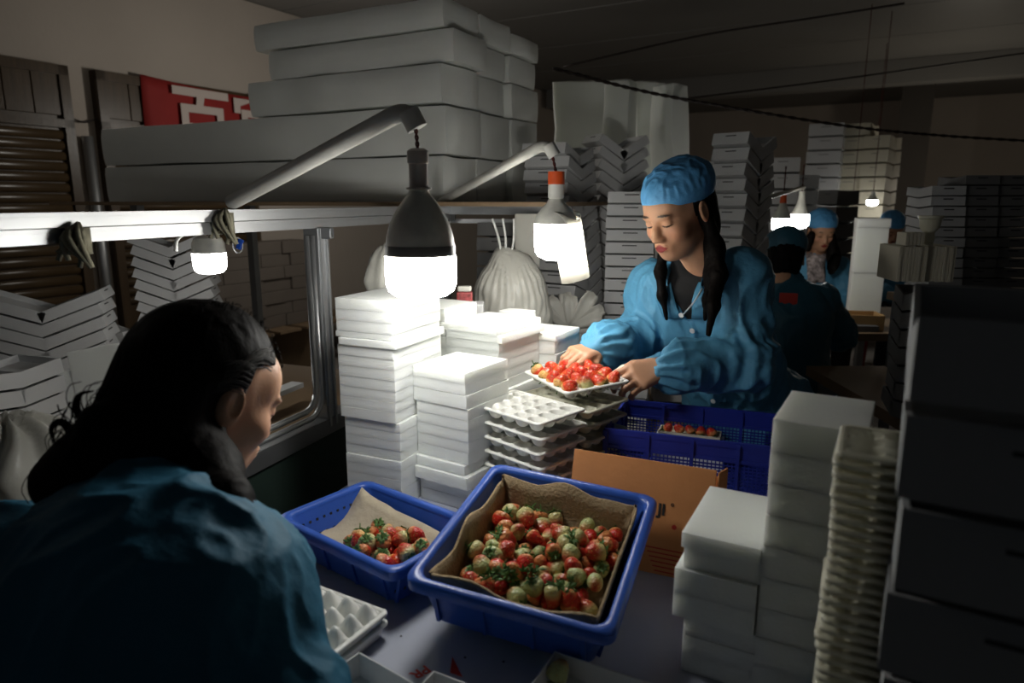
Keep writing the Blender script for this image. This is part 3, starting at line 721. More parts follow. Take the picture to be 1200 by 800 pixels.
# egg-crate trays, bumps up
c = (onz(459, 714, .79)+onz(395, 690, .79))/2; xd = (onz(459, 714, .79)-onz(395, 690, .79)); ry = math.atan2(xd.y, xd.x); yd = Vector((-math.sin(ry), math.cos(ry), 0))
cc = c - yd*.083 - Vector((math.cos(ry), math.sin(ry), 0))*.022
for i in range(2):
    tray(T_UP, (cc.x, cc.y, TZ+.025+.0165*i), ry+.01*i, 'white egg-crate tray with pointed bumps, %s of a pair near the dark-haired woman' % ('upper' if i else 'lower'), 'egg-crate trays')
# stack of thin trays in front of the column
T_THIN = tray_mesh('cavity_tray', M['tray_b'], .088, .105, 2, 3, .009)
tt = at(981, 512, .665); nthin = 35; yt = math.radians(-28)
cx, cy = corner((tt.x, tt.y), yt, .088, .105)
for i in range(nthin):
    tray(T_THIN, (cx+random.uniform(-.002, .002), cy+random.uniform(-.002, .002), TZ+.011+.0119*i), yt+random.uniform(-.02, .02), 'thin cream tray in the tall tray stack beside the foam column, %s' % nth(nthin-1-i), 'thin trays beside the foam column')

# ================================================================== CRATES
def crate(name, W_, L, Hh, label, m=None, loc=(0, 0, 0), rot=(0, 0, 0)):
    """open crate with a rolled rim, ribs and dotted vent holes; origin at the middle of the rim plane"""
    r = empty(name, loc, 0, label, 'crate'); r.rotation_euler = rot; m = m or M['blue']; tp = .018; rad = .022
    def rr(w_, l, z, q=rad):
        out = []
        for cx, cy, a0 in ((1, -1, -90), (1, 1, 0), (-1, 1, 90), (-1, -1, 180)):
            for k in range(6):
                a = math.radians(a0+18*k); out.append((cx*(w_/2-q)+q*math.cos(a), cy*(l/2-q)+q*math.sin(a), z))
        return out
    def loft(rings, name, cap0=False, cap1=False):
        mb = MB(); k = len(rings[0])
        for q in rings: mb.v += q
        mb.f = [(q*k+i, q*k+(i+1) % k, (q+1)*k+(i+1) % k, (q+1)*k+i) for q in range(len(rings)-1) for i in range(k)]
        if cap0: mb.f.append(tuple(range(k))[::-1])
        if cap1: mb.f.append(tuple((len(rings)-1)*k+i for i in range(k)))
        o = mb.build(name, m, r, True); o.data.set_sharp_from_angle(angle=math.radians(50)); return o
    i0, o0 = -.020, -.012
    loft([rr(W_-.034, L-.034, -.004), rr(W_-.036-2*tp, L-.036-2*tp, -Hh+.004), rr(W_-.07-2*tp, L-.07-2*tp, -Hh+.003, .012)], 'inner_wall', False, True)
    loft([rr(W_-.026, L-.026, -.010), rr(W_-.028-2*tp, L-.028-2*tp, -Hh), rr(W_-.05-2*tp, L-.05-2*tp, -Hh-.0005, .012)], 'outer_wall', False, True)
    loft([rr(W_-.036, L-.036, -.006), rr(W_-.034, L-.034, .0), rr(W_-.026, L-.026, .003), rr(W_-.008, L-.008, .003), rr(W_, L, -.001), rr(W_, L, -.016), rr(W_-.004, L-.004, -.016)], 'rim')
    for sx in (-1, 1):
        for k in range(4):
            y = (k-1.5)*L*.24; f = lambda z: (sx*((W_-.026)/2 - tp*(-z/Hh)+.0015), y, z)
            MB().bar(f(-.012), f(-Hh+.004), .006, .006, (sx, 0, 0)).build('rib', m, r)
    for sy in (-1, 1):
        for k in range(4):
            x = (k-1.5)*W_*.24; f = lambda z: (x, sy*((L-.026)/2 - tp*(-z/Hh)+.0015), z)
            MB().bar(f(-.012), f(-Hh+.004), .006, .006, (0, sy, 0)).build('rib', m, r)
    hb = MB()
    for sx in (-1, 1):
        for i in range(11):
            for j in range(2):
                z = -Hh*(.35+.35*j); x = sx*((W_-.0335)/2-tp*(-z/Hh)); hb.box((x-sx*.0005, (i-5)*L*.072, z), (.0016, .005, .005))
                x = sx*((W_-.025)/2-tp*(-z/Hh)); hb.box((x+sx*.0002, (i-5)*L*.072, z), (.0016, .005, .005))
    h = hb.build('vent_holes', M['black'], r); h['kind'] = 'stuff'
    return r
a, b, d = onz(317, 605, .832), onz(456, 672, .832), onz(433, 563, .832)
yw = math.atan2((b-a).y, (b-a).x); cs = a+(b-a)/2+(d-a)/2
SMALL = crate('blue_crate', (b-a).length, (d-a).length, .078, 'small shallow blue crate with few strawberries on pale paper', loc=cs, rot=(0, 0, yw))
sc_ = .955
bigc = EYE + (Vector((.053, 1.089, .854))-EYE)*sc_
BW, BL, BH = .337*sc_, .382*sc_, .088
BIG = crate('blue_crate', BW, BL, BH, 'large blue crate full of strawberries, tilted up towards the back', loc=bigc, rot=(.141, .068, -.356))
bpy.context.view_layer.update()
# felt liner of the large crate: follows floor and walls with a wavy upper edge
def liner(parent, W_, L, Hh, m, name, label, top, seed, thick=.004, dx=0, sides=(1, 1, 1, 1), nseg=15):
    iw, il = W_-.048, L-.048; tp = .018; mb = MB(); n = nseg; g = {}
    # height-field cloth: floor grid folded up at the sides
    def wall(t): return t
    o = empty(name, parent.matrix_basis.translation, 0, label, 'liner'); o.rotation_euler = parent.rotation_euler
    fl = -Hh+.008
    k = n
    for j in range(-3, k+4):
        for i in range(-3, k+4):
            fx, fy = min(max(i, 0), k)/k*2-1, min(max(j, 0), k)/k*2-1
            ex, ey = (i-k if i > k else i if i < 0 else 0), (j-k if j > k else j if j < 0 else 0)
            hx, hy = abs(ex)/3, abs(ey)/3
            if (ex > 0 and not sides[0]): hx = 0
            if (ex < 0 and not sides[1]): hx = 0
            if (ey > 0 and not sides[2]): hy = 0
            if (ey < 0 and not sides[3]): hy = 0
            h = max(hx, hy)
            wv = .86+.14*float(vn([[i*.28+seed, j*.28, seed*.7]])[0])
            z = fl + top*h*wv + .0015*float(vn([[i*.9, j*.9, seed]])[0])
            q = tp*(1-(z-fl)/Hh)
            x = fx*(iw/2-tp-.003+tp*(z-fl)/Hh*.75); y = fy*(il/2-tp-.003+tp*(z-fl)/Hh*.75)
            g[i, j] = len(mb.v); mb.v.append((x, y, z))
    for j in range(-3, k+3):
        for i in range(-3, k+3):
            if (i < 0 or i >= k) and (j < 0 or j >= k):
                pass
            mb.f.append((g[i, j], g[i+1, j], g[i+1, j+1], g[i, j+1]))
    c = mb.build('lining', m, o, True); s = c.modifiers.new('s', 'SOLIDIFY'); s.thickness = thick; s.offset = 1
    return o
liner(BIG, BW, BL, BH, M['liner'], 'felt_liner', 'brown felt liner with a wavy edge in the large blue crate', BH*1.0, 3, .005)
# pale paper lying slanted in the small crate
SW, SL = (b-a).length, (d-a).length
pl = empty('paper_liner', cs, yw, 'pale brown paper sheet lying slanted in the small blue crate', 'liner')
mb = MB(); n = 12
for j in range(n+1):
    for i in range(n+1):
        x = (-.5+i/n)*(SW-.085); y = (-.5+j/n)*(SL-.085); e = max(0, .35-i/n)/.35
        z = -.066 + .052*max(0, (j/n-.55)/.45)**1.5*(1-.4*i/n) + .040*e**2*.3 + .0025*float(vn([[i*.7, j*.7, 4.2]])[0])
        mb.v.append((x-.02*e, y+.010*max(0, (j/n-.55)/.45), z))
mb.f = [(j*(n+1)+i, j*(n+1)+i+1, (j+1)*(n+1)+i+1, (j+1)*(n+1)+i) for j in range(n) for i in range(n)]
c_ = mb.build('paper', M['liner2'], pl, True); s = c_.modifiers.new('s', 'SOLIDIFY'); s.thickness = .0012

# navy lattice basket
a = onz(710, 500, .905); b = onz(905, 522, .905); yb = math.atan2((b-a).y, (b-a).x); wb = (b-a).length+.03; lb = .25; hb_ = .152
bc = corner((a.x, a.y), yb, wb, lb); bk = empty('lattice_basket', (bc[0], bc[1], TZ), yb, 'deep blue lattice basket standing in front of the capped woman', 'basket')
for nm, f in (('front_wall', lambda s, z: (s*wb/2, -lb/2, z)), ('rear_wall', lambda s, z: (s*wb/2, lb/2, z)), ('side_wall', lambda s, z: (-wb/2, s*lb/2, z)), ('side_wall', lambda s, z: (wb/2, s*lb/2, z))):
    mb = MB(); n_ = 4
    for z, th in ((.006, .012), (hb_*.72, .008), (hb_-.006, .014)): mb.bar(f(-1, z), f(1, z), .006, th)
    mb.bar(f(-1, hb_*.86), f(1, hb_*.86), .0025, hb_*.26)
    for i in range(n_+1):
        s = -1+2*i/n_; mb.bar(f(s*.995, .004), f(s*.995, hb_-.004), .012, .008, Vector(f(1, 0))-Vector(f(-1, 0)))
    mb.build(nm, M['navy'], bk)
    lt = MB()
    for i in range(45): s = -1+2*(i+.5)/45; lt.bar(f(s, .010), f(s, hb_*.72), .003, .0025, Vector(f(1, 0))-Vector(f(-1, 0)))
    for j in range(12): z = .014+(hb_*.7-.016)*j/12; lt.bar(f(-1, z), f(1, z), .003, .0028)
    o = lt.build('lattice', M['navy'], bk); o['kind'] = 'stuff'
MB().box((0, 0, .004), (wb-.01, lb-.01, .006)).build('base', M['navy'], bk)

# orange cardboard box
a = onz(669, 530, .945); b = onz(838, 556, .945); yo = math.atan2((b-a).y, (b-a).x); wo = (b-a).length; ho = .945-TZ-.001; lo_ = .135
oc = corner((a.x, a.y), yo, wo, lo_); ob = empty('cardboard_box', (oc[0], oc[1], TZ), yo, 'open orange cardboard box with black lettering behind the large blue crate', 'box')
LEAN = math.radians(17); fp_ = MB().bbox((0, 0, ho/2/math.cos(LEAN)), (wo, .005, ho/math.cos(LEAN)), .001).build('front_panel', M['orange_card'], ob); fp_.location = (0, -lo_/2-.035, 0); fp_.rotation_euler = (-LEAN, 0, 0)
MB().bbox((0, lo_/2, ho*.36), (wo, .005, ho*.7), .001).build('rear_panel', M['orange_card'], ob)
for s in (-1, 1): MB().bbox((s*(wo/2-.0025), .015, ho*.36), (.005, lo_-.04, ho*.7), .001).build('side_panel', M['orange_card'], ob)
MB().bbox((0, 0, .004), (wo-.01, lo_-.01, .005), .001).build('bottom_panel', M['orange_card'], ob)
MB().bbox((wo/2+.010, -lo_/2+.034, ho-.042), (.003, .034, .080), .001, Matrix.Rotation(-.35, 3, 'Z')).build('flap', M['orange_card'], ob)
text('JI', .028, M['ink_black'], fp_, (wo*.165, -.0028, ho*.60), (math.pi/2, 0, 0), bold=.0009)
text('\u00b0', .022, M['ink_black'], fp_, (wo*.235, -.0028, ho*.63), (math.pi/2, 0, 0))
MB().lathe([(.0045, 0), (.0045, .0006)], 12).build('red_mark', M['ink_red'], fp_)
fp_.children[-1].location = (wo*.26, -.0026, ho*.46); fp_.children[-1].rotation_euler = (math.pi/2, 0, 0)
for k in range(6): MB().box((wo*.22+.004*k, -.0028, ho*.24-.008*k), (.075, .0006, .0022)).build('printed_stripe', M['ink_red'], fp_)

# open shallow white boxes at the table's near edge
def open_box(px_c, pa, pb, z, l1, l2, h, label):
    c = onz(*px_c, z); d1 = (onz(*pa, z)-c); d1.z = 0; d1.normalize(); d2 = Vector((d1.y, -d1.x, 0))
    if d2.dot(onz(*pb, z)-c) < 0: d2 = -d2
    ctr = c+d1*l1/2+d2*l2/2; o = empty('open_box', (ctr.x, ctr.y, TZ), math.atan2(d1.y, d1.x), label, 'box', 'open white boxes at the near edge')
    MB().box((0, 0, .0015), (l1, l2, .002)).build('bottom', M['carton'], o)
    for s in (-1, 1):
        MB().bbox((0, s*(l2/2-.0012), h/2), (l1, .0024, h-.001), .0006).build('side', M['carton'], o)
        MB().bbox((s*(l1/2-.0012), 0, h/2), (.0024, l2-.005, h-.001), .0006).build('side', M['carton'], o)
    return o
ob1 = open_box((421, 763), (508, 812), (392, 800), .79, .115, .10, .040, 'shallow open white box below the egg-crate tray pair')
ob2 = open_box((508, 785), (556, 803), (488, 800), .79, .15, .10, .040, 'shallow open white box beside the red letters on the sheet')
ob3 = open_box((650, 762), (753, 796), (607, 800), .785, .155, .11, .035, 'shallow open white box holding a single strawberry')

# ================================================================== STRAWBERRIES
def berry_mesh(seed, slim=1.0):
    r_ = random.Random(seed); seg, prof = 14, [(0, 0), (.28, .02), (.52, .09), (.74, .23), (.91, .43), (.99, .62), (1, .76), (.90, .89), (.60, .97), (.2, 1.0)]
    mb = MB(); ph = r_.uniform(0, 6); e = r_.uniform(.03, .10)
    P = [(max(r, .02)*.0150*slim*(1), z*.031) for r, z in prof]
    mb.lathe(P, seg)
    for i, v in enumerate(mb.v):
        a = math.atan2(v[1], v[0]); q = 1+e*math.sin(2*a+ph)+.03*math.sin(3*a+ph*2)+.05*float(vn([[v[0]*120+seed, v[1]*120, v[2]*120]])[0])
        mb.v[i] = (v[0]*q + .0015*math.sin(v[2]*90+ph), v[1]*q, v[2])
    return mb
def calyx_mesh(seed):
    r_ = random.Random(seed); mb = MB(); n = 9
    for k in range(n):
        a = 2*math.pi*k/n + r_.uniform(-.15, .15); l = r_.uniform(.010, .0155); w_ = .0034; up = r_.uniform(-.003, .004)
        d = Vector((math.cos(a), math.sin(a), 0)); s = Vector((-d.y, d.x, 0)); z = Vector((0, 0, 1))
        p0, p1, p2 = d*.001+z*.0312, d*l*.55+z*(.0325+up*.4), d*l+z*(.030+up)
        mb.add([p0, p1-s*w_, p2, p1+s*w_, p1+z*.0010], [(0, 1, 4), (1, 2, 4), (2, 3, 4), (3, 0, 4), (0, 3, 2, 1)])
    mb.tube([(0, 0, .031), (.001, .0005, .037), (.003, .001, .043)], [.0013, .0011, .0011], 5)
    return mb.mesh('calyx', M['leaf'])
BM = {k: [berry_mesh(i*7+j, (.92, 1.0, 1.08, 1.0)[i]).mesh('strawberry', M[k], True) for i in range(4)] for j, k in enumerate(('berry_ripe', 'berry_half', 'berry_pale', 'berry_bright'))}
CX = [calyx_mesh(i) for i in range(3)]
def berry(kind, loc, R, sc, label, group, cal=True):
    o = obj('strawberry', random.choice(BM[kind]))
    o.matrix_world = Matrix.Translation(loc) @ R.to_4x4() @ Matrix.Scale(sc, 4) @ Matrix.Translation((0, 0, -.017))
    tag(o, label, 'strawberry', group)
    if cal: obj('calyx', random.choice(CX), None, o)
    return o
def rrot(tilt):
    a = random.uniform(0, 2*math.pi); return Matrix.Rotation(a, 3, 'Z') @ Matrix.Rotation(tilt, 3, 'X') @ Matrix.Rotation(random.uniform(0, 6.28), 3, 'Z')
def inpoly(x, y, P):
    r = False
    for i in range(len(P)):
        (x1, y1), (x2, y2) = P[i], P[i-1]
        if (y1 > y) != (y2 > y) and x < (x2-x1)*(y-y1)/(y2-y1)+x1: r = not r
    return r
def proj(p):
    q = Vector(p)-EYE; d = q.dot(F_); return 600+800*q.dot(R_)/d, 400-800*q.dot(U_)/d
# large crate: two loose layers inside the pictured outline
KL = {'berry_ripe': 'ripe red', 'berry_half': 'half ripe', 'berry_pale': 'pale unripe', 'berry_bright': 'bright red'}
Mb = BIG.matrix_world.copy()
poly = [(588, 592), (648, 590), (668, 622), (690, 615), (700, 596), (750, 606), (752, 640), (725, 706), (700, 728), (640, 712), (560, 690), (506, 676), (540, 645), (572, 612)]
spots = []; st = .0285; fl = -BH+.016+.013
for layer in range(2):
    for i in range(-7, 8):
        for j in range(-9, 10):
            x = (i+.5*(j % 2)+.5*layer)*st+random.uniform(-.004, .004); y = (j*.87+.5*layer)*st+random.uniform(-.004, .004)
            if abs(x) > BW/2-.050 or abs(y) > BL/2-.050: continue
            p = Mb @ Vector((x, y, fl+layer*.021))
            u_, v_ = proj(p)
            if not inpoly(u_, v_, poly): continue
            if 690 < u_ < 728 and v_ > 690 and random.random() < .75: continue
            if layer == 1 and random.random() < .52: continue
            spots.append((p, layer, j, x))
def row_ranks(S):
    R_ = {}
    for l in (0, 1):
        js = sorted({q[2] for q in S if q[1] == l})
        for r, j in enumerate(js):
            for n_, q in enumerate(sorted([q for q in S if q[1] == l and q[2] == j], key=lambda q: q[3])): R_[l, j, q[3]] = (ORDN[r], ORDN[n_])
    return R_
ORDN = ['first'] + ORD[1:]
RK = row_ranks(spots)
for p, layer, jj, xx in spots:
    k = random.choices(['berry_ripe', 'berry_half', 'berry_pale'], [.42, .38, .20])[0]
    R_m = BIG.matrix_world.to_3x3() @ rrot(random.choice([1.2, 1.6, 2.1, 2.6, .6, 1.4]) + random.uniform(-.3, .3))
    berry(k, p, R_m, random.uniform(.86, 1.14), '%s strawberry %s the large crate, %s row from the near rim, %s along' % ((KL[k], 'atop' if layer else 'low in') + RK[layer, jj, xx]), 'strawberries in the large crate')
# loose leaf tufts among them
TUFT = [590, 622, 660, 572]
for px, py in ((590, 672), (622, 668), (660, 690), (572, 676)):
    q = onz(px, py, (Mb @ Vector((0, 0, fl+.03))).z)
    mb = MB(); r_ = random.Random(px)
    for k in range(26):
        d = Vector((r_.uniform(-1, 1), r_.uniform(-1, 1), r_.uniform(.1, 1))).normalized(); s = d.orthogonal().normalized(); l = r_.uniform(.010, .019); c = Vector((r_.uniform(-.012, .012), r_.uniform(-.012, .012), 0))
        mb.add([c, c+d*l*.5-s*.0028, c+d*l, c+d*l*.5+s*.0028, c+d*l*.5+d.cross(s)*.001], [(0, 1, 4), (1, 2, 4), (2, 3, 4), (3, 0, 4), (0, 3, 2, 1)])
    o = mb.build('leaf_tuft', M['leaf']); o.location = q; tag(o, 'tuft of green strawberry leaves lying %s of the large crate' % ('towards the near rim', 'in the middle', 'by the near rim', 'on the small-crate side')[TUFT.index(px)], 'leaves', 'loose leaf tufts in the large crate')
# small crate
bpy.context.view_layer.update(); Ms = SMALL.matrix_world.copy()
sp2 = []
polys = [(405, 634), (440, 612), (470, 618), (492, 612), (512, 618), (514, 632), (470, 660), (452, 664)]
for layer in range(2):
    for i in range(-6, 7):
        for j in range(-6, 7):
            x = (i+.5*(j % 2)+.5*layer)*.029+random.uniform(-.003, .003); y = (j*.87+.5*layer)*.029+random.uniform(-.003, .003)
            if abs(x) > SW/2-.052 or abs(y) > SL/2-.052: continue
            p = Ms @ Vector((x, y, -.066+.015+layer*.022)); u_, v_ = proj(p)
            if not inpoly(u_, v_, polys) or (layer and random.random() < .55): continue
            sp2.append((p, layer, j, x))
RK = row_ranks(sp2)
for p, layer, jj, xx in sp2:
    k = random.choices(['berry_bright', 'berry_ripe', 'berry_half'], [.35, .45, .2])[0]
    berry(k, p, rrot(random.choice([.5, 1.0, 1.5, 2.0])), random.uniform(.88, 1.1), '%s strawberry %s the small crate, %s row from the near rim, %s along' % ((KL[k], 'atop' if layer else 'low in') + RK[layer, jj, xx]), 'strawberries in the small crate')
# one berry in the open box
bp_ = onz(655, 787, TZ+.022); berry('berry_pale', bp_, Matrix.Rotation(.5, 3, 'Y') @ Matrix.Rotation(2.6, 3, 'X'), 1.05, 'single half green strawberry lying in a shallow white box', None)
# the held tray with its twenty berries
HT_X = Vector((.45, -.893, -.03)).normalized(); HT_Z = Vector((-.03, -.05, 1)); HT_Z = (HT_Z-HT_X*HT_Z.dot(HT_X)).normalized(); HT_Y = HT_Z.cross(HT_X)
HT_C = (onz(623, 437, 1.0)+onz(677, 462, 1.0)+onz(727, 443, 1.0)+onz(672, 424, 1.0))/4
HT = Matrix((HT_X, HT_Y, HT_Z)).transposed().to_4x4(); HT.translation = HT_C
T_HELD = tray_mesh('cavity_tray', M['tray'], .206, .178, 5, 4, .022)
ht = tray(T_HELD, HT_C, 0, 'white cavity tray of bright strawberries held in both hands by the capped woman'); ht.matrix_world = HT
for i in range(5):
    for j in range(4):
        x = (i-2)*(.190/5); y = (j-1.5)*(.162/4); k = 'berry_half' if (i, j) in ((4, 1), (2, 3)) else 'berry_bright'
        first = (i, j) == (0, 0)
        p = HT @ Vector((x, y, .004))
        row, colm = ('first', 'second', 'third', 'fourth')[j], ('first', 'second', 'third', 'fourth', 'fifth')[i]
        berry(k, p, HT.to_3x3() @ (Matrix.Rotation(-.75, 3, 'Y') @ Matrix.Rotation(.3, 3, 'X') if first else rrot(math.pi-random.uniform(.3, 1.0))), 1.2 if first else random.uniform(1.1, 1.25),
              '%s strawberry in the held tray, %s in the %s row' % ('leaf-topped' if first else 'pale-shouldered' if k == 'berry_half' else 'bright red', colm, row), 'strawberries in the held tray', cal=True)

# small box of berries behind the basket
sb = empty('berry_box', at(808, 511, 1.66), yb, 'small pale box of strawberries behind the deep blue basket', 'box')
MB().box((0, 0, 0), (.15, .05, .004)).build('bottom', M['carton_cream'], sb)
for s in (-1, 1):
    MB().box((0, s*.025, .006), (.15, .003, .016)).build('side', M['carton_cream'], sb); MB().box((s*.075, 0, .006), (.003, .05, .016)).build('side', M['carton_cream'], sb)
for i in range(5): berry('berry_ripe', sb.location+Vector((.027*(i-2)*math.cos(yb), .027*(i-2)*math.sin(yb), .017)), rrot(2.4), .8, 'dark red strawberry in the small box behind the deep blue basket, %s along' % ('first', 'second', 'third', 'fourth', 'fifth')[i], 'strawberries in the small box')
zb_ = sb.location.z-.003-TZ
foam_stack('H', (sb.location.x, sb.location.y), yb, .17, .08, [(zb_-.0012, 0, 0, 1)], TZ+.0005, 'white foam bundle under the small box of strawberries, %s', None, .03)

# ================================================================== CARTONS (two-winged, nested in stacks)
def wing_mesh(name, m, L, W_, T, ang, s):
    mb = MB(); t = .006; rz = T*.5
    o0 = [(0, -W_/2), (L, -W_/2), (L, W_/2), (0, W_/2)]; i0 = [(t, -W_/2+t), (L-t, -W_/2+t), (L-t, W_/2-t), (t, W_/2-t)]
    vs = [(x, y, 0) for x, y in o0]+[(x, y, T) for x, y in o0]+[(x, y, T) for x, y in i0]+[(x, y, T-rz) for x, y in i0]
    fs = [(3, 2, 1, 0), (12, 13, 14, 15)]
    for i in range(4): j = (i+1) % 4; fs += [(i, j, 4+j, 4+i), (4+i, 4+j, 8+j, 8+i), (8+i, 8+j, 12+j, 12+i)]
    # thumb slot on the end face
    Rm = Matrix.Rotation(-ang, 3, 'Y')
    vs = [Rm @ Vector(v) for v in vs]
    if s < 0: vs = [Vector((-v.x, v.y, v.z)) for v in vs]
    mb.add(vs, fs); return mb.mesh(name, m)
def slot_mesh(L, T, ang, s, W_):
    mb = MB(); Rm = Matrix.Rotation(-ang, 3, 'Y'); mb.box((0, 0, 0), (.0012, W_*.30, .004)); mb.v = [tuple((lambda q: Vector((s*q.x, q.y, q.z)))(Rm @ (Vector(v)+Vector((L, 0, T*.72))))) for v in mb.v]; return mb.mesh('thumb_slot', M['black'])
PROTO = {}
def carton(kind, sp, L, W_, ang):
    key = (kind, sp, L, W_, ang)
    if key not in PROTO:
        T = sp*.86*math.cos(ang); m1 = M[kind]; m2 = M['carton_b'] if kind == 'carton' else m1
        PROTO[key] = (wing_mesh('base_tray', m1, L, W_, T, ang, 1), wing_mesh('lid_tray', m1, L, W_, T, ang, -1), slot_mesh(L, T, ang, 1, W_), slot_mesh(L, T, ang, -1, W_))
    o = empty('carton'); a, b, c, d = PROTO[key]
    p1 = obj('base_tray', a, None, o); p2 = obj('lid_tray', b, None, o)
    obj('thumb_slot', c, None, p1); obj('thumb_slot', d, None, p2)
    return o
def carton_stack(x, y, z0, n, yaw, where, sp=.05, L=.19, W_=.17, ang=.38, kind='carton', lean=(0, 0), adj='grey-white', jit=.03, skip=None, pitch=0):
    base = carton(kind, sp, L, W_, ang); g = 'cartons stacked ' + where
    r_ = random.Random(int(1000*x+77*y+n))
    for i in range(n):
        o = base if i == 0 else copy_tree(base)
        o.location = (x+lean[0]*i+r_.uniform(-.003, .003), y+lean[1]*i+r_.uniform(-.003, .003), z0+sp*i); o.rotation_euler = (0, pitch, yaw+r_.uniform(-jit, jit))
        tag(o, '%s carton, %s, stacked %s' % (adj, nth(n-1-i), where), 'carton', g)
def px_stack(px, ytop, Y, z0, yaw, where, sp=.05, **k):
    lp = k.get('leanpx', 0); p = at(px, ytop, Y); ang = k.get('ang', .38); L = k.get('L', .19); top = p.z - (L*math.sin(ang) if k.pop('wingtop', True) else 0)
    n = max(2, int(round((top-z0)/sp))); k.pop('leanpx', 0)
    carton_stack(p.x-lp*(n-1)*.7, p.y, z0+.002, n, yaw, where, sp=sp, lean=(lp, 0), **k)
D = math.radians
# behind the frame
px_stack(52, 332, 2.30, .75, D(18), 'behind the frame with the widest chevron wings', sp=.045, L=.20, W_=.17, ang=.36, wingtop=True)
px_stack(203, 268, 2.62, .75, D(14), 'of tall chevrons behind the small rail lamp', sp=.042, L=.15, W_=.16, ang=.40)
px_stack(112, 440, 1.95, .75, D(-30), 'of tilted cartons beside the pale foam sheets', sp=.05, L=.12, W_=.14, ang=.30)
px_stack(-2, 424, 1.62, .75, D(70), 'of flat-ended cartons nearest the frame', sp=.045, L=.11, W_=.15, ang=.12)
px_stack(138, 382, 2.55, .75, D(-15), 'of low cartons between the two chevron stacks', sp=.045, L=.10, W_=.14, ang=.25)
# behind the capped woman
BZ = .5
px_stack(664, 168, 2.86, BZ, D(62), 'behind the paper-sleeved lamp', sp=.050, L=.16, W_=.185, ang=.30, leanpx=-.0045)
px_stack(722, 150, 3.18, BZ, D(20), 'with dark tilted wings near the upright foam', sp=.052, L=.15, W_=.17, ang=.55)
px_stack(742, 222, 2.72, BZ, D(78), 'just beside the capped woman\'s face', sp=.047, L=.13, W_=.18, ang=.14)
px_stack(816, 190, 3.12, BZ, D(84), 'directly behind the blue cap', sp=.056, L=.16, W_=.30, ang=.16)
px_stack(874, 150, 2.95, BZ, D(50), 'with sawtooth edges behind the near woman\'s shoulder', sp=.060, L=.17, W_=.150, ang=.36)
px_stack(566, 300, 2.9, BZ, D(60), 'seen above the hanging bag', sp=.06, L=.14, W_=.17, ang=.2, kind='carton') if False else None
# along the side
SZ = .752
table('side_stand', [(1.52, 2.45), (2.0, 2.45), (2.0, 2.75), (1.52, 2.75)], 1.06, .03, M['table_wood'], 'narrow stand under the leaning slate carton stacks', leg=.03, inset=.03)
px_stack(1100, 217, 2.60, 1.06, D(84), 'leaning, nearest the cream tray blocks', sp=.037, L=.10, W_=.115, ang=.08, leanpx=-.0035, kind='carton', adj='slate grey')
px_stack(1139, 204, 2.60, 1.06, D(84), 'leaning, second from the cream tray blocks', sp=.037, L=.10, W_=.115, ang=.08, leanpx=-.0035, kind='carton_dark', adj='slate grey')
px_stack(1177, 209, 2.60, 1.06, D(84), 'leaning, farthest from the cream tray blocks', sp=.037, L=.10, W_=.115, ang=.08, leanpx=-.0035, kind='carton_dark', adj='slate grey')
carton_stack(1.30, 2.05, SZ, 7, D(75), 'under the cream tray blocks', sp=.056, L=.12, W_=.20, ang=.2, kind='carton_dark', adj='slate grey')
# big dark stack nearest the camera
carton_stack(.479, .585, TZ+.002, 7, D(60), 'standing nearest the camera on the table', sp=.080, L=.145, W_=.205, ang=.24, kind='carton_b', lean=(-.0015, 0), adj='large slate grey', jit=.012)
# far stacks
for k, (px, yt, Y, kind, W_, adj, wh) in enumerate(((918, 182, 5.7, 'carton', .25, 'grey', 'farthest back beside the sawtooth stack'), (943, 196, 5.9, 'carton', .25, 'grey', 'farthest back above the far lamps'),
        (972, 150, 6.8, 'carton', .30, 'grey', 'farthest back, behind the far woman\'s cap'), (1005, 150, 6.8, 'carton_cream', .30, 'cream', 'farthest back, tallest cream one'),
        (1036, 156, 6.6, 'carton_cream', .22, 'cream', 'farthest back beside the dark pillar'), (984, 218, 5.5, 'carton_dark', .15, 'dark', 'behind the far woman\'s shoulder'))):
    px_stack(px, yt, Y, BZ, D(70-6*k), wh, sp=.125, L=.20, W_=W_, ang=.08, kind=kind, adj=adj)
# old brown boxes piled against the long wall
bx = MB().bbox((0, 0, 0), (.285, .22, .098), .004).mesh('brown_carton', M['brown_box']); si, _ = wall_hit(300, 330)
pal = empty('pallet', wloc(si+.1, -.34, 0), WRZ, 'low wooden pallet under the brown boxes by the long wall', 'pallet')
for i in range(7): MB().box((-.85+.283*i, 0, .39), (.22, .5, .02)).build('plank', M['table_wood'], pal)
for i in range(3): MB().box((-.8+.8*i, 0, .19), (.08, .5, .38)).build('bearer', M['table_wood'], pal)
for r in range(7):
    for c in range(4):
        o = obj('brown_carton', bx); p = wloc(si+.1-.88+.29*c+(.08 if r % 2 else 0), -.28-random.uniform(0, .03), .40+.050+.0995*r); o.location = p; o.rotation_euler = (0, 0, WRZ+random.uniform(-.02, .02))
        tag(o, 'dull brown box in the wall pile, %s row, %s from the doors' % (nth(6-r).replace('topmost', 'top').replace(' from the top', ''), ('first', 'second', 'third', 'fourth', 'fifth', 'sixth')[c]), 'box', 'brown boxes piled by the long wall')

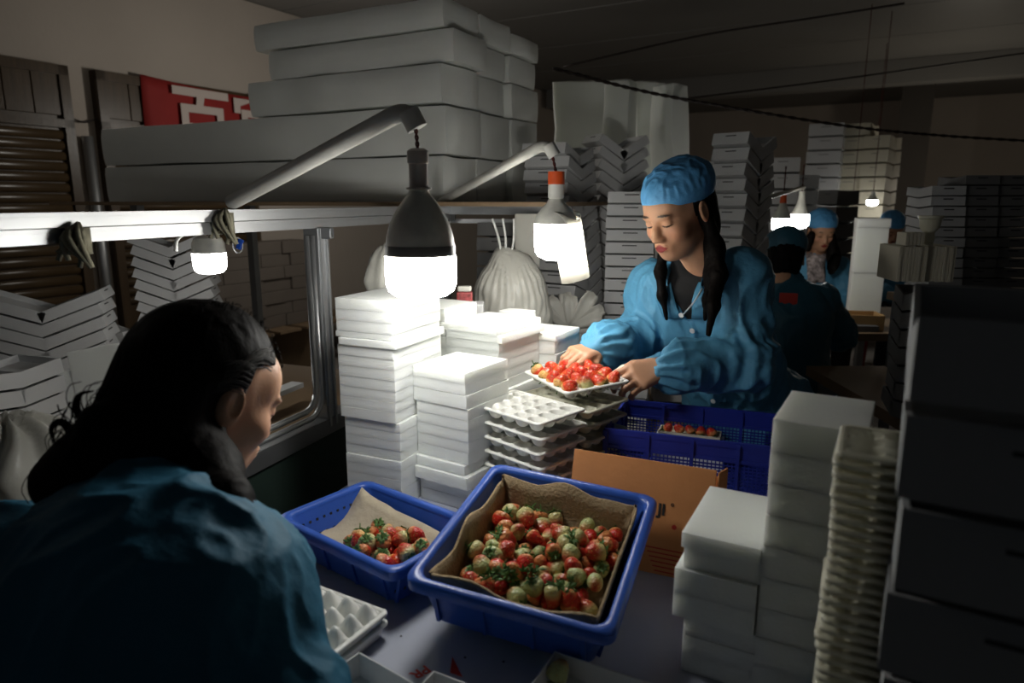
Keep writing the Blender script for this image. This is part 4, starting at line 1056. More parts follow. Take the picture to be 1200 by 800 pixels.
# ================================================================== LOOSE FOAM, BAGS, SMALL THINGS
def slab(name, c, d, rot, m, label, cat='foam sheet', group=None):
    o = obj(name, puffy(name, d[0], d[1], d[2], int(c[0]*100), m, .003, (6, 6, 1), .003)); o.location = c; o.rotation_euler = rot; return tag(o, label, cat, group)
p = at(88, 470, 1.80); slab('foam_sheet', p, (.20, .012, .17), (D(-14), D(4), D(25)), M['foam'], 'pale foam sheet leaning upright behind the dark-haired woman')
p = at(118, 442, 1.83); slab('foam_sheet', p, (.13, .012, .17), (D(-12), D(-8), D(20)), M['foam'], 'second pale foam sheet leaning beside the tilted cartons')
p = at(330, 458, 2.15); 
o = slab('white_board', at(326, 459, 2.12), (.05, .20, .016), (0, 0, D(-20)), M['carton'], 'edge of a white board seen through the booth frame', 'board')
def bag(name, c, r, label, seed, top=None, ridges=18, amp=.007, m=None, hang=None):
    c = Vector(c); S = SDF(c-Vector((r[0]*1.5, r[1]*1.5, r[2]*1.3)), c+Vector((r[0]*1.5, r[1]*1.5, r[2]*1.3+.12)), .0075)
    S.ell(c, r, None, .03); S.ell(c-Vector((0, 0, r[2]*.45)), (r[0]*1.05, r[1]*1.05, r[2]*.5), None, .05)
    if top: S.cap(c+Vector((0, 0, r[2]*.75)), Vector(top), .028, .016, .07)
    def dp(V):
        q = V-np.array(c); a = np.arctan2(q[:, 1], q[:, 0]); return amp*np.sin(a*ridges+vn(V*9, seed)*5)*np.clip((q[:, 2]/r[2]+1.1)/1.2, .3, 1.3)+.008*vn(V*22, seed+1)
    o = sdf_obj(name, S, m or M['bag'], None, dp, 1); V = np.empty(len(o.data.vertices)*3); o.data.vertices.foreach_get('co', V); V = V.reshape(-1, 3)-np.array(c); o.data.vertices.foreach_set('co', V.ravel()); o.location = c
    return tag(o, label, 'bag')
bag('plastic_bag', at(28, 555, 1.40)+Vector((-.02, 0, -.02)), (.155, .13, .15), 'crumpled white plastic bag heaped behind the dark-haired woman', 5, ridges=11, amp=.010)
bag('plastic_bag', uv(.84, .385, .75+.27), (.052, .050, .27), 'white plastic bag standing upright behind the tall foam stack', 8, top=uv(.84, .37, 1.30), ridges=9, amp=.002)
hb1 = at(600, 350, 2.28); bag('hanging_bag', hb1, (.125, .10, .150), 'translucent plastic bag hanging from strings below the shelf', 11, top=at(590, 300, 2.28), ridges=31, amp=.0026)
for k, (xa, xb) in enumerate(((577, 588), (589, 592), (602, 598))):
    tag(MB().tube(smooth_path([at(xa, 256, 2.25), at((xa+xb)/2+2, 280, 2.26), at(xb, 303, 2.27)], 6), .004, 5).build('hanging_string', M['white_wire'], None, True), 'pale plastic string holding the hanging bag, %s of three' % ('first', 'second', 'third')[k], 'string', 'strings of the hanging bag')
o = tag(MB().bbox((0, 0, 0), (.085, .02, .18), .006).build('white_sleeve', M['paper']), 'white paper sleeve with a red mark hanging at the shelf end', 'paper'); o.location = at(618, 282, 2.34)
obj('red_mark', MB().lathe([(.008, 0), (.008, .001)], 12).mesh('red_mark', M['ink_red']), None, o); o.children[0].location = (.028, -.0108, .03); o.children[0].rotation_euler = (math.pi/2, 0, 0)
# burst of crumpled clear plastic
cb = empty('plastic_bundle', at(668, 384, 2.40), 0, 'bundle of crumpled clear plastic fanning out behind the bright foam', 'plastic bundle'); r_ = random.Random(3)
for k in range(17):
    a = k*2*math.pi/17+r_.uniform(-.15, .15); l = r_.uniform(.08, .15)*(1.0 if math.sin(a) > -.3 else .8); d = Vector((math.cos(a), r_.uniform(-.6, .1), math.sin(a))).normalized(); s = d.cross(Vector((0, 1, 0))).normalized(); f = d.cross(s)
    mb = MB()
    for i in range(5):
        t = i/4; wd = .012+.030*t*(1 if i < 4 else .55)
        for j in range(5): q = (j-2)/2; mb.v.append(d*l*t + s*wd*q*.8 + f*(.012*math.cos(q*4+k)*t - .02*t*t))
    mb.f = [(i*5+j, i*5+j+1, (i+1)*5+j+1, (i+1)*5+j) for i in range(4) for j in range(4)]
    o = mb.build('fold', M['bag'], cb, True); q = o.modifiers.new('s', 'SOLIDIFY'); q.thickness = .0012
mb = MB(); mb.lathe([(.02, .02), (.05, -.05), (.075, -.16), (.08, -.30), (.07, .515-cb.location.z+.0)], 14)
mb.v = [(v[0]*(1+.12*math.sin(7*math.atan2(v[1], v[0]))), v[1]*(1+.1*math.sin(5*math.atan2(v[1], v[0])))+.035, v[2]) for v in mb.v]; mb.build('sack', M['bag'], cb, True)
# red printed pack on the rear foam
rb = empty('printed_pack', Vector((.0, 0, 0)), 0, 'clear pack with red printing standing behind the nearest lamp', 'pack'); rb.location = (-.125, 1.965, TZ)
MB().bbox((0, 0, .19), (.085, .07, .38), .004).build('carton_base', M['carton'], rb)
MB().bbox((-.012, 0, .397), (.046, .03, .030), .006).build('pack', M['red_bag'], rb)
MB().bbox((-.012, 0, .421), (.040, .022, .016), .005).build('clear_top', M['bag'], rb)
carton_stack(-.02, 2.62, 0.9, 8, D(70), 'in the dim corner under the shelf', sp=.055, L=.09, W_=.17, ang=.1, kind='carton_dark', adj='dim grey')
table('side_stand', [(-.16, 2.50), (.09, 2.50), (.09, 2.78), (-.16, 2.78)], .9, .03, M['table_wood'], 'small wooden stand under the dim cartons below the shelf', leg=.03, inset=.03)
# upright foam pieces behind the stacks
for k, (px, yt, yb_, wpx, Y, lab) in enumerate(((727, 92, 168, 30, 3.58, 'tall upright foam bundle near the ceiling, narrowest'), (690, 94, 190, 72, 4.25, 'wide upright foam block near the ceiling beside the wrapped pile'), (758, 96, 190, 34, 3.84, 'tall upright foam bundle near the ceiling, middle one'), (789, 98, 150, 30, 3.58, 'tall upright foam bundle near the ceiling, closest to the dark beam'))):
    a = at(px, yt, Y); wd = wpx*Y/800; hgt = a.z-.0
    o = obj('foam_bundle', puffy('foam_bundle', wd, .12, hgt-.01, 50+k, M['foam'], .012, (4, 4, 16), .02)); o.location = (a.x, a.y, hgt/2); o.rotation_euler = (0, 0, D((-28, -12, 18, 38)[k])); tag(o, lab, 'foam bundle', 'upright foam bundles')
# far table things
p = at(1011, 362, 4.0); z1 = at(1011, 256, 4.0).z
foam_stack('far', (p.x, p.y), D(-20), .165, .15, [(.26, 0, 0, 1), (z1-.75-.31, 0, 0, 1), (.05, .002, 0, 1.04)], .7505, 'far white foam bundle in the column behind the wooden tray, %s', 'foam bundles in the far column', .5)
p = at(1003, 384, 3.62); wt = empty('wooden_tray', (p.x, p.y, .751), D(-10), 'shallow light wooden tray on the far packing table', 'tray')
MB().box((0, 0, .005), (.22, .16, .01)).build('bottom', M['far_wood'], wt)
for s in (-1, 1): MB().bbox((0, s*.08, .04), (.22, .01, .08), .002).build('side', M['far_wood'], wt); MB().bbox((s*.11, 0, .04), (.01, .15, .08), .002).build('side', M['far_wood'], wt)
o = slab('grey_pad', at(1003, 391, 3.52), (.20, .06, .03), (0, 0, D(-6)), M['carton_dark'], 'flat grey pad at the edge of the far packing table', 'pad'); o.location.z = .767
o = slab('white_sheet', at(975, 397, 3.53), (.17, .10, .008), (0, 0, D(10)), M['carton'], 'white sheet on the edge of the far packing table', 'sheet'); o.location.z = .756
# cream trays and jar on the dark cartons
zt_ = SZ+.056*7+.035
for c in range(2):
    o = empty('card_block', (1.155+.082*c, 2.03, zt_+.012), D(-8), 'block of upright cream trays on the dark cartons, %s from the far foam column' % ('first', 'second')[c], 'tray', 'blocks of upright cream trays')
    cm = MB().bbox((0, 0, .05), (.0078, .15, .10), .0008).mesh('upright_tray', M['carton_cream'])
    for i in range(9): q = obj('upright_tray', cm, None, o); q.location = (-.0345+.0086*i, random.uniform(-.003, .003), random.uniform(-.002, 0)+.002)
zt2 = zt_+.115
for k in range(5):
    o = tag(MB().bbox((0, 0, .019), (.009, .05, .036), .001).build('cream_card', M['carton_cream']), 'upright cream card on the cream tray block, %s from the foam column' % ('first', 'second', 'third', 'fourth', 'fifth')[k], 'card', 'upright cream cards'); o.location = (1.128+.011*k, 1.99, zt2)
jr = empty('plastic_cup', (1.208, 2.0, zt2), 0, 'pale plastic cup with a wide rim on the cream tray blocks', 'cup')
MB().lathe([(.012, 0), (.016, .02), (.014, .035), (.026, .05), (.030, .078)], 16).build('cup', M['tray_b'], jr, True, 50); MB().lathe([(.030, .074), (.033, .076), (.033, .084), (.029, .084)], 16).build('rim', M['tray_b'], jr, True, 50)

# ================================================================== PEOPLE
SKIN = np.array((.56, .305, .185)); LIP = np.array((.21, .014, .017)); BROW = np.array((.035, .022, .016)); CHEEK = np.array((.60, .265, .175)); TAPE = np.array((.80, .77, .66))
def head_geo(res, woman=True):
    S = SDF((-.105, -.14, -.21), (.105, .125, .14), res); k = .022
    S.ell((0, .014, .034), (.073, .091, .083), None, k); S.ell((0, -.030, -.030), (.057, .060, .080), None, .03); S.ell((0, -.052, .035), (.058, .040, .050), None, .02)
    S.ell((0, -.066, -.092), (.022, .022, .018), None, .03); S.ell((0, -.03, -.078), (.045, .045, .030), None, .03)
    for s in (-1, 1):
        S.ell((s*.036, -.058, -.030), (.026, .026, .024), None, .022)
        S.ell((s*.031, -.103, .000), (.019, .015, .0115), None, .012, 'sub')
        S.ell((s*.030, -.0775, -.001), (.0155, .0125, .0125), None, .004)          # lid and ball
        S.ell((s*.028, -.083, .018), (.020, .010, .006), None, .012)               # brow ridge
        S.ell((s*.076, .014, -.006), (.010, .019, .031), Matrix.Rotation(s*.35, 3, 'Z'), .006); S.ell((s*.084, .010, -.004), (.006, .010, .018), None, .004, 'sub')
        S.ell((s*.0125, -.096, -.040), (.0085, .010, .0075), None, .007)           # nostril wings
        S.ell((s*.0060, -.104, -.0465), (.0032, .004, .0025), None, .002, 'sub')
    S.chain([(0, -.084, .010), (0, -.098, -.018), (0, -.108, -.036)], [.0075, .0085, .0098], .012)
    S.ell((0, -.082, -.066), (.027, .015, .018), None, .016)
    S.ell((0, -.0960, -.0605), (.0215, .0050, .0046), None, .005); S.ell((0, -.0955, -.0705), (.0180, .0058, .0052), None, .005)
    S.ell((0, -.1005, -.0655), (.0195, .0060, .0011), None, .002, 'sub')
    S.chain([(0, .025, -.06), (0, .036, -.13), (0, .045, -.20)], [.052, .050, .056], .03)
    V, F = S.mesh(); V = relax(V, F, 1, .35); x, y, z = V.T; c = np.repeat(SKIN[None], len(V), 0); ax = np.abs(x)
    def blend(w_, col): nonlocal c; w_ = np.clip(w_, 0, 1)[:, None]; c = c*(1-w_)+col*w_
    blend(.55*np.exp(-(((ax-.040)/.018)**2+((z+.030)/.018)**2))*(y < -.04), CHEEK)
    ml = ((x/.0215)**2+((z+.0655)/(.0105*np.clip(1.15-ax/.03, .4, 1)))**2); blend((1.15-ml)*5*(y < -.086), LIP)
    br = .0215+.004*np.cos((ax-.030)*60)-.0022; blend((1.1-((ax-.031)/.0185)**2-((z-br)/.0030)**2)*2.5*(y < -.05), BROW)
    ly = -.0085+.0035*((ax-.031)/.016)**2; blend((1.1-((ax-.031)/.0165)**2-((z-ly)/.0026)**2)*3*(y < -.06), BROW*.5)
    return V, F, c
HEADS = {}
def hand_geo(W, d, n, s, curl, thumb, sc=1.0, res=.0024, tape=(), splay=1.0):
    W, d, n, s = Vector(W), Vector(d).normalized(), Vector(n), Vector(s); n = (n-d*n.dot(d)).normalized(); s2 = d.cross(n)
    s = s2 if s2.dot(s) > 0 else -s2
    cen = W+d*.075*sc; S = SDF(cen-Vector((.135,)*3), cen+Vector((.135,)*3), res); R = lambda v: tuple(v)
    S.cap(W-d*.075*sc, W, .027*sc, .025*sc, .01); fp = []
    offs = (.031, .0105, -.0105, -.030); rad = (.0092, .0097, .0094, .0083); ls = (.95, 1.06, 1.0, .80)
    for i in range(4):
        kb = W+(d*(.088-.006*abs(i-1.2))+s*offs[i])*sc; S.cap(W+s*offs[i]*.55*sc, kb, .0150*sc, .0128*sc, .016*sc)
    for i in range(4):
        kb = W+(d*(.088-.006*abs(i-1.2))+s*offs[i])*sc; p = kb; a = 0; fd = (d+s*(.10, .03, -.04, -.12)[i]*splay).normalized(); pts = [R(p)]
        for j, l in enumerate((.043, .027, .022)):
            a += curl[i][j]; q = p+(fd*math.cos(a)-n*math.sin(a))*l*ls[i]*sc; pts.append(R(q)); p = q
        r = rad[i]*sc; S.chain(pts, [r*1.1, r, r*.95, r*.82], .0045); fp.append(pts)
    tb = W+(d*.020+s*.022-n*.006)*sc; t1, t2 = thumb; q1 = tb+(d*t1[0]+s*t1[1]+n*t1[2]).normalized()*.045*sc; q2 = q1+(d*t2[0]+s*t2[1]+n*t2[2]).normalized()*.033*sc; q3 = q2+((d*t2[0]+s*t2[1]+n*t2[2]).normalized()-n*.25).normalized()*.024*sc
    S.cap(R(tb), R(q1), .0165*sc, .0125*sc, .014*sc); S.chain([R(q1), R(q2), R(q3)], [.0118*sc, .0108*sc, .0092*sc], .005); fp.append([R(q1), R(q1), R(q2), R(q3)])
    V, F = S.mesh(); V = relax(V, F, 1, .3); c = np.repeat(SKIN[None]*.97, len(V), 0)
    for i in tape:
        a, b = np.array(fp[i][2]), np.array(fp[i][3]); a = a*.8+np.array(fp[i][1])*.2 if i == 4 else a; dd = b-a; t = np.clip(((V-a)@dd)/(dd@dd), 0, 1.2); e = np.linalg.norm(V-a-t[:, None]*dd, axis=1)
        c[(e < .0145*sc) & (((V-a)@dd)/(dd@dd) > -.05)] = TAPE
    return V, F, c
def torso(S, J, g):
    up = (J['neck']-J['pelvis']).normalized(); lat = (J['shL']-J['shR']); lat = (lat-up*lat.dot(up)).normalized(); fw = up.cross(lat); fw = fw if fw.dot(J['fwd']) > 0 else -fw
    Mx = Matrix((lat, fw, up)).transposed(); b = J.get('bulk', 1)
    S.ell(J['chest'], ((.160+g)*b, (.108+g)*b, .175), Mx, .05); S.ell(J['waist'], ((.140+g)*b, (.102+g)*b, .15), Mx, .07); S.ell(J['pelvis'], ((.160+g)*b, (.118+g)*b, .13), Mx, .07)
    S.cap(J['shR'], J['shL'], .048+g, .048+g, .05); m = (J['shR']+J['shL'])/2; S.cap(m, J['neck'], .075, .048+g*.6, .05)
    return up, lat, fw
def limb_len(p): return [Vector(q) for q in p]
def joined(parts):
    n = 0; Vs, Fs, Cs = [], [], []
    for V, F, c in parts: Vs.append(V); Fs.append(F+n); Cs.append(c); n += len(V)
    return np.concatenate(Vs), np.concatenate(Fs), np.concatenate(Cs)
def head_matrix(c, face_deg, pitch, roll=0):
    return Matrix.Translation(c) @ Matrix.Rotation(math.radians(face_deg+90), 4, 'Z') @ Matrix.Rotation(math.radians(pitch), 4, 'X') @ Matrix.Rotation(math.radians(roll), 4, 'Y')
def xf(V, Mx): A = np.array(Mx); return V@A[:3, :3].T+A[:3, 3]
def cloth_disp(J, amp=1.0, seed=0):
    segs = [(np.array(J['sh'+s]), np.array(J['el'+s]), np.array(J['wr'+s])) for s in 'LR']
    def f(V):
        w1 = np.stack([vn(V*6+i*9, seed+i) for i in range(3)], 1)*.06; r = 1-np.abs(vn((V+w1)*np.array((13, 13, 7)), seed+5)); d = .015*(r**3-.34)
        r2 = 1-np.abs(vn((V+w1*.6)*np.array((27, 27, 15)), seed+9)); d = d+.007*(r2**3-.33)
        for sh, el, wr in segs:
            for a, b, kind in ((sh, el, 0), (el, wr, 1)):
                D_ = b-a; L = np.linalg.norm(D_); t = ((V-a)@D_)/(L*L); e = np.linalg.norm(V-a-np.clip(t, 0, 1)[:, None]*D_, axis=1); w_ = np.clip((.11-e)/.04, 0, 1)*((t > -.1) & (t < 1.1))
                ph = t*L*105+vn(V*13, seed+kind)*4.5; near = np.exp(-((t-(1 if kind == 0 else .0))/.38)**2); d = d+w_*near*.0055*np.sin(ph)
                if kind: 
                    u = D_/L; q = V-a-t[:, None]*D_; o1 = np.cross(u, [0, 0, 1.]); o1 /= np.linalg.norm(o1); o2 = np.cross(u, o1); an = np.arctan2(q@o2, q@o1)
                    d = d+w_*np.clip((t-.70)/.2, 0, 1)*.0058*np.sin(an*13+vn(V*30, 3)*2)
        return d*amp
    return f
def surf_patch(V, target, dirv, n=1):
    pass
def pixel_hit(V, px, py, rad=5):
    q = V-np.array(EYE); w_ = q@np.array(F_); u_ = 600+800*(q@np.array(R_))/w_; v_ = 400-800*(q@np.array(U_))/w_; m = np.hypot(u_-px, v_-py) < rad
    if not m.any(): return None
    i = np.where(m)[0]; return V[i[np.argmin(w_[i])]]
def person(label, J, head, opts):
    """one continuous body mesh with clothing and hair as children; returns (root, dict)"""
    res = opts.get('res', 1.0); key = round(res, 2)
    if key not in HEADS: HEADS[key] = head_geo(.0027*res)
    hv, hf, hc = HEADS[key]; parts = [(xf(hv, head), hf, hc)]
    P = [J[k] for k in ('neck', 'chest', 'waist', 'pelvis', 'shL', 'shR', 'elL', 'elR', 'wrL', 'wrR') ]+[v for k in 'LR' for v in (J['hip'+k], J['kn'+k], J['an'+k])]
    lo = Vector([min(p[i] for p in P)-.28 for i in range(3)]); hi = Vector([max(p[i] for p in P)+.28 for i in range(3)]); lo.z = max(lo.z, -.02)
    S = SDF(lo, hi, .016*min(res, 1.6)); torso(S, J, -.012)
    for s in 'LR':
        S.chain([J['sh'+s], J['el'+s], J['wr'+s]], [.045, .038, .028], .03); S.chain([J['hip'+s], J['kn'+s], J['an'+s]], [.078, .052, .036], .04)
    S.cap(J['neck'], xf(np.array([[0, .036, -.13]]), head)[0], .05, .05, .03)
    V, F = S.mesh(); parts.append((relax(V, F, 1), F, np.repeat(SKIN[None], len(V), 0)))
    for h in opts.get('hands', []): parts.append(hand_geo(*h[0], **h[1]))
    V, F, c = joined(parts); base = Vector((J['pelvis'].x, J['pelvis'].y, 0))
    body = obj('person', quadmesh('person', V-np.array(base), F, M['skin'], c)); body.location = base; tag(body, label, 'person')
    # jacket
    g = opts.get('loose', .018); S = SDF(lo, hi, .0056*res); up, lat, fw = torso(S, J, g)
    Mx = Matrix((lat, fw, up)).transposed(); hem = opts.get('hem', .16)
    S.cap(J['pelvis']+lat*.05, J['pelvis']+lat*.05-Vector((0, 0, hem)), .118+g, .122+g, .06); S.cap(J['pelvis']-lat*.05, J['pelvis']-lat*.05-Vector((0, 0, hem)), .118+g, .122+g, .06)
    for s in 'LR':
        w_ = J['wr'+s]; e = J['el'+s]; S.chain([J['sh'+s], e, e.lerp(w_, .72), e.lerp(w_, .90), w_], [.054+g, .050+g, .046+g, .040+g*.8, .028+g*.45], .03)
    N_ = J['neck']
    S.cap(N_-up*.03, N_+up*.035+fw*.005, .066, .060, .02)                                   # stand of the collar
    S.cap(N_-up*.005, N_+up*.09+fw*.01, .050, .054, .006, 'sub')
    bl = opts.get('vneck', 0)
    if bl:
        Na = np.array(N_)
        def wedge(X, Y, Z):
            a = (X-Na[0])*lat.x+(Y-Na[1])*lat.y+(Z-Na[2])*lat.z; b = -((X-Na[0])*up.x+(Y-Na[1])*up.y+(Z-Na[2])*up.z); cc = (X-Na[0])*fw.x+(Y-Na[1])*fw.y+(Z-Na[2])*fw.z
            return -np.maximum(np.abs(a-.004)-np.maximum(.050*(1-b/bl), -.02), -cc+.02)
        S.fn(wedge, N_-Vector((.25,)*3), N_+Vector((.25,)*3), .01, 'cut')
    V, F = S.mesh(); V = relax(V, F, 1); V = V+normals(V, F)*cloth_disp(J, opts.get('wrinkle', 1.0), opts.get('seed', 0))(V)[:, None]; V = relax(V, F, 1, .25)
    jk = obj('jacket', quadmesh('jacket', V-np.array(base), F, opts['jacket']), None, body); JV = V
    if bl:
        S = SDF(N_-Vector((.2, .2, .28)), N_+Vector((.2, .2, .12)), .006); torso(S, J, g-.013); S.cap(N_-up*.06, N_+up*.055+fw*.006, .060, .0535, .02)
        V, F = S.mesh(); zz = V-np.array(N_)
        obj('knit_top', quadmesh('knit_top', relax(V, F, 1)-np.array(base), F, M['black_cloth']), None, body)
        # lapels laid on the chest
        def chest(a, b):
            r = JV-np.array(N_); A = r@np.array(lat); B = -(r@np.array(up)); Cc = r@np.array(fw); m = (np.abs(A-a) < .012) & (np.abs(B-b) < .012) & (Cc < .125)
            if not m.any(): return N_+lat*a-up*b+fw*.08
            return N_+lat*a-up*b+fw*(float(Cc[m].max())+.0035)
        mb = MB(); n_ = 14
        for j in range(n_+1):
            b_ = bl*.92+(.40-bl)*j/n_
            for i in range(4): mb.v.append(chest(.004+(i-1.5)*.0125, b_)-base+fw*(.001 if i in (1, 2) else -.001))
        mb.f = [(j*4+i, j*4+i+1, (j+1)*4+i+1, (j+1)*4+i) for j in range(n_) for i in range(3)]
        o = mb.build('placket', opts['jacket'], jk, True); q_ = o.modifiers.new('s', 'SOLIDIFY'); q_.thickness = .003; q_.offset = 1
        for s in (-1, 1):
            q = [(s*.040, -.012), (s*.012, bl*.86), (s*.070, bl*.80), (s*.088, .030)]; mb = MB(); n_ = 5
            for j in range(n_+1):
                for i in range(n_+1):
                    u_, v_ = i/n_, j/n_; a = (q[0][0]*(1-u_)+q[3][0]*u_)*(1-v_)+(q[1][0]*(1-u_)+q[2][0]*u_)*v_; b = (q[0][1]*(1-u_)+q[3][1]*u_)*(1-v_)+(q[1][1]*(1-u_)+q[2][1]*u_)*v_
                    mb.v.append(chest(a, b)-base+fw*.004*math.sin(u_*3.1))
            mb.f = [(j*(n_+1)+i, j*(n_+1)+i+1, (j+1)*(n_+1)+i+1, (j+1)*(n_+1)+i) for j in range(n_) for i in range(n_)]
            o = mb.build('lapel', opts['jacket'], jk, True); q_ = o.modifiers.new('s', 'SOLIDIFY'); q_.thickness = .003; q_.offset = 1
    for px, py in opts.get('buttons', []):
        p = pixel_hit(JV, px, py)
        if p is not None:
            mb = MB().lathe([(.0072, 0), (.0078, .0012), (.0070, .0024), (.0050, .0018), (.002, .0018)], 14); o = mb.build('button', M['button'], jk, True); o.location = Vector(p)-base+fw*.0085; o.rotation_mode = 'QUATERNION'; o.rotation_quaternion = (fw+Vector((0, 0, .2))).to_track_quat('Z', 'Y')
    # trousers and shoes
    S = SDF(Vector((lo.x, lo.y, -.02)), Vector((hi.x, hi.y, J['pelvis'].z+.2)), .013*min(res, 1.6)); S.ell(J['pelvis']-Vector((0, 0, .02)), (.15, .125, .12), Mx, .05)
    for s in 'LR': S.chain([J['hip'+s], J['kn'+s], J['an'+s]], [.090, .064, .052], .04)
    V, F = S.mesh(); obj('trousers', quadmesh('trousers', relax(V, F, 1)-np.array(base), F, M['trousers']), None, body)
    for s in 'LR':
        a = J['an'+s]; f2 = Vector((J['fwd'].x, J['fwd'].y, 0)).normalized(); S = SDF(a-Vector((.3, .3, .12)), a+Vector((.3, .3, .1)), .009); z = .036
        S.cap((a.x-f2.x*.03, a.y-f2.y*.03, z+.004), (a.x+f2.x*.15, a.y+f2.y*.15, z-.002), .036, .032, .02); S.cap((a.x, a.y, z), (a.x, a.y, z+.05), .036, .034, .02)
        V, F = S.mesh(); obj('shoe', quadmesh('shoe', relax(V, F, 1)-np.array(base), F, M['shoe']), None, body)
    return body, dict(V=JV, up=up, lat=lat, fw=fw, base=base, jacket=jk)
def cap_on(body, head, base, m, res=1.0, seed=2):
    S = SDF((-.13, -.14, -.03), (.13, .17, .21), .0034*res)
    S.ell((0, .018, .058), (.089, .105, .076), None, .02); S.ell((0, .050, .066), (.083, .070, .062), None, .03); S.ell((0, .012, .052), (.0835, .099, .035), None, .012)
    S.ell((0, .014, .034), (.075, .093, .085), None, .004, 'sub')
    def cut(X, Y, Z): return -((Z-.044)+.22*(Y+.09)*(Y > -.09)*1.0)
    def keep(X, Y, Z): return (.043-.20*np.clip(Y+.09, 0, 1)-Z)
    S.fn(lambda X, Y, Z: keep(X, Y, Z), (-.14, -.15, -.04), (.14, .17, .22), .001, 'cut')
    V, F = S.mesh(); V = relax(V, F, 1); nn = normals(V, F); top = np.clip((V[:, 2]-.07)/.03, 0, 1); a = np.arctan2(V[:, 1], V[:, 0])
    w_ = np.stack([vn(V*18+i*5, seed+i) for i in range(3)], 1)*.022; r = 1-np.abs(vn((V+w_)*np.array((34, 34, 20)), seed+7))
    d = .0055*top*(r**2-.4)+.0011*(1-top)*np.sin(a*26+vn(V*50, 1)*2)*np.clip((V[:, 2]-.055)/.02, 0, 1)+.0025*vn(V*70, seed)*top
    return obj('cap', quadmesh('cap', xf(V+nn*d[:, None], head)-np.array(base), F, m), None, body)
def hair_obj(body, S, head, base, m, seed=0, amp=.0028, fx=150, name='hair'):
    V, F = S.mesh(); V = relax(V, F, 1); nn = normals(V, F); w_ = vn(V*14, seed)[:, None]*np.array((.03, .03, 0)); d = amp*(1-2*np.abs(vn((V+w_)*np.array((fx, fx, 9)), seed+3)))
    return obj(name, quadmesh(name, xf(V+nn*d[:, None], head)-np.array(base), F, m), None, body)
def to_local(head, *pts): I = head.inverted(); return [tuple(I @ Vector(p)) for p in pts]
def legs(J, fwd, stand=True):
    lat = (J['shL']-J['shR']); lat.z = 0; lat.normalize(); f2 = Vector((fwd.x, fwd.y, 0)).normalized(); p = J['pelvis']
    for s, k in (('L', 1), ('R', -1)):
        J['hip'+s] = p+lat*.085*k-Vector((0, 0, .04))
        if stand: J['kn'+s] = Vector((p.x, p.y, .46))+lat*.09*k+f2*.03; J['an'+s] = Vector((p.x, p.y, .09))+lat*.10*k-f2*.02
        else: J['kn'+s] = Vector((p.x, p.y, max(.46, p.z-.06)))+lat*.11*k+f2*.38; J['an'+s] = Vector((p.x, p.y, .09))+lat*.12*k+f2*.34
    J['fwd'] = f2
def stool(p, h, label):
    o = empty('stool', (p.x, p.y, 0), 0, label, 'stool'); MB().lathe([(.10, h-.03), (.15, h-.025), (.155, h-.008), (.14, h), (.04, h-.002)], 20).build('seat', M['stool'], o, True, 40)
    for k in range(4): a = k*math.pi/2+.6; MB().tube([(.11*math.cos(a), .11*math.sin(a), h-.028), (.16*math.cos(a), .16*math.sin(a), 0)], .016, 8).build('leg', M['stool'], o, True)

# ---- the capped woman holding the tray
J = dict(neck=at(817, 313, 1.88), shR=at(768, 337, 1.98), shL=at(868, 326, 1.80), chest=at(828, 372, 1.925), waist=at(855, 430, 1.985), pelvis=at(876, 478, 2.05),
         elR=at(752, 398, 1.97), elL=at(874, 424, 1.715), wrR=at(700, 409, 1.775), wrL=at(775, 432, 1.655)); legs(J, Vector((-.69, -.72, 0)))
fdir = 216; pit = 21; mid = at(769.5, 263, 1.755); Hm = head_matrix(Vector((0, 0, 0)), fdir, pit, -4); Hm = Hm @ Matrix.Scale(.955, 4); Hm = Matrix.Translation(mid-Hm.to_3x3() @ Vector((0, -.088, 0))) @ Hm
tl = at(729, 446, 1.60); tr = at(655, 420, 1.665)
hl = ((J['wrL'], tl-J['wrL'], (-.25, -.80, .55), (0, .3, 1), [(.55, .75, .45), (.65, .85, .5), (.75, .9, .5), (.8, .9, .5)], ((.8, .45, -.25), (.95, .0, -.30))), dict(sc=.93, tape=(0, 4)))
hr = ((J['wrR'], tr-J['wrR'], (-.15, -.35, .9), (0, -1, .1), [(.30, .40, .25), (.40, .45, .3), (.5, .6, .4), (.6, .7, .5)], ((.85, .45, -.35), (.95, .1, -.35))), dict(sc=.93, tape=(1,)))
woman, I = person('near woman in a light blue cap and blue jacket holding a tray of strawberries', J, Hm, dict(jacket=M['jacket'], hands=[hl, hr], vneck=.090, buttons=[(804, 365), (810, 388), (838, 472)], seed=4, hem=.14))
WB = I['base']
cap_on(woman, Hm, WB, M['cap'])
S = SDF((-.17, -.17, -.44), (.17, .17, .15), .0042)
S.ell((0, .030, .030), (.0815, .088, .085), None, .02); S.ell((0, .060, -.040), (.072, .050, .10), None, .03)
S.fn(lambda X, Y, Z: np.maximum(np.maximum(Y+.012, Z-.075), -.5)*-1.0, (-.2, -.2, -.2), (.2, .2, .1), .004, 'cut')
P_ = to_local(Hm, at(829, 258, 1.765), at(839, 290, 1.755), at(842, 322, 1.715), at(836, 358, 1.665), at(830, 392, 1.650)); S.chain(P_, [.016, .021, .020, .014, .006], .02)
P_ = to_local(Hm, at(832, 285, 1.77), at(832, 322, 1.74), at(829, 352, 1.72), at(826, 374, 1.71)); S.chain(P_, [.014, .014, .010, .005], .02)
P_ = to_local(Hm, at(777, 292, 1.86), at(774, 318, 1.845), at(776, 346, 1.83), at(781, 374, 1.825)); S.chain(P_, [.013, .014, .011, .005], .02)
hair_obj(woman, S, Hm, WB, M['hair'], 3, .0014, 110)
a = pixel_hit(I['V'], 803, 370, 4)
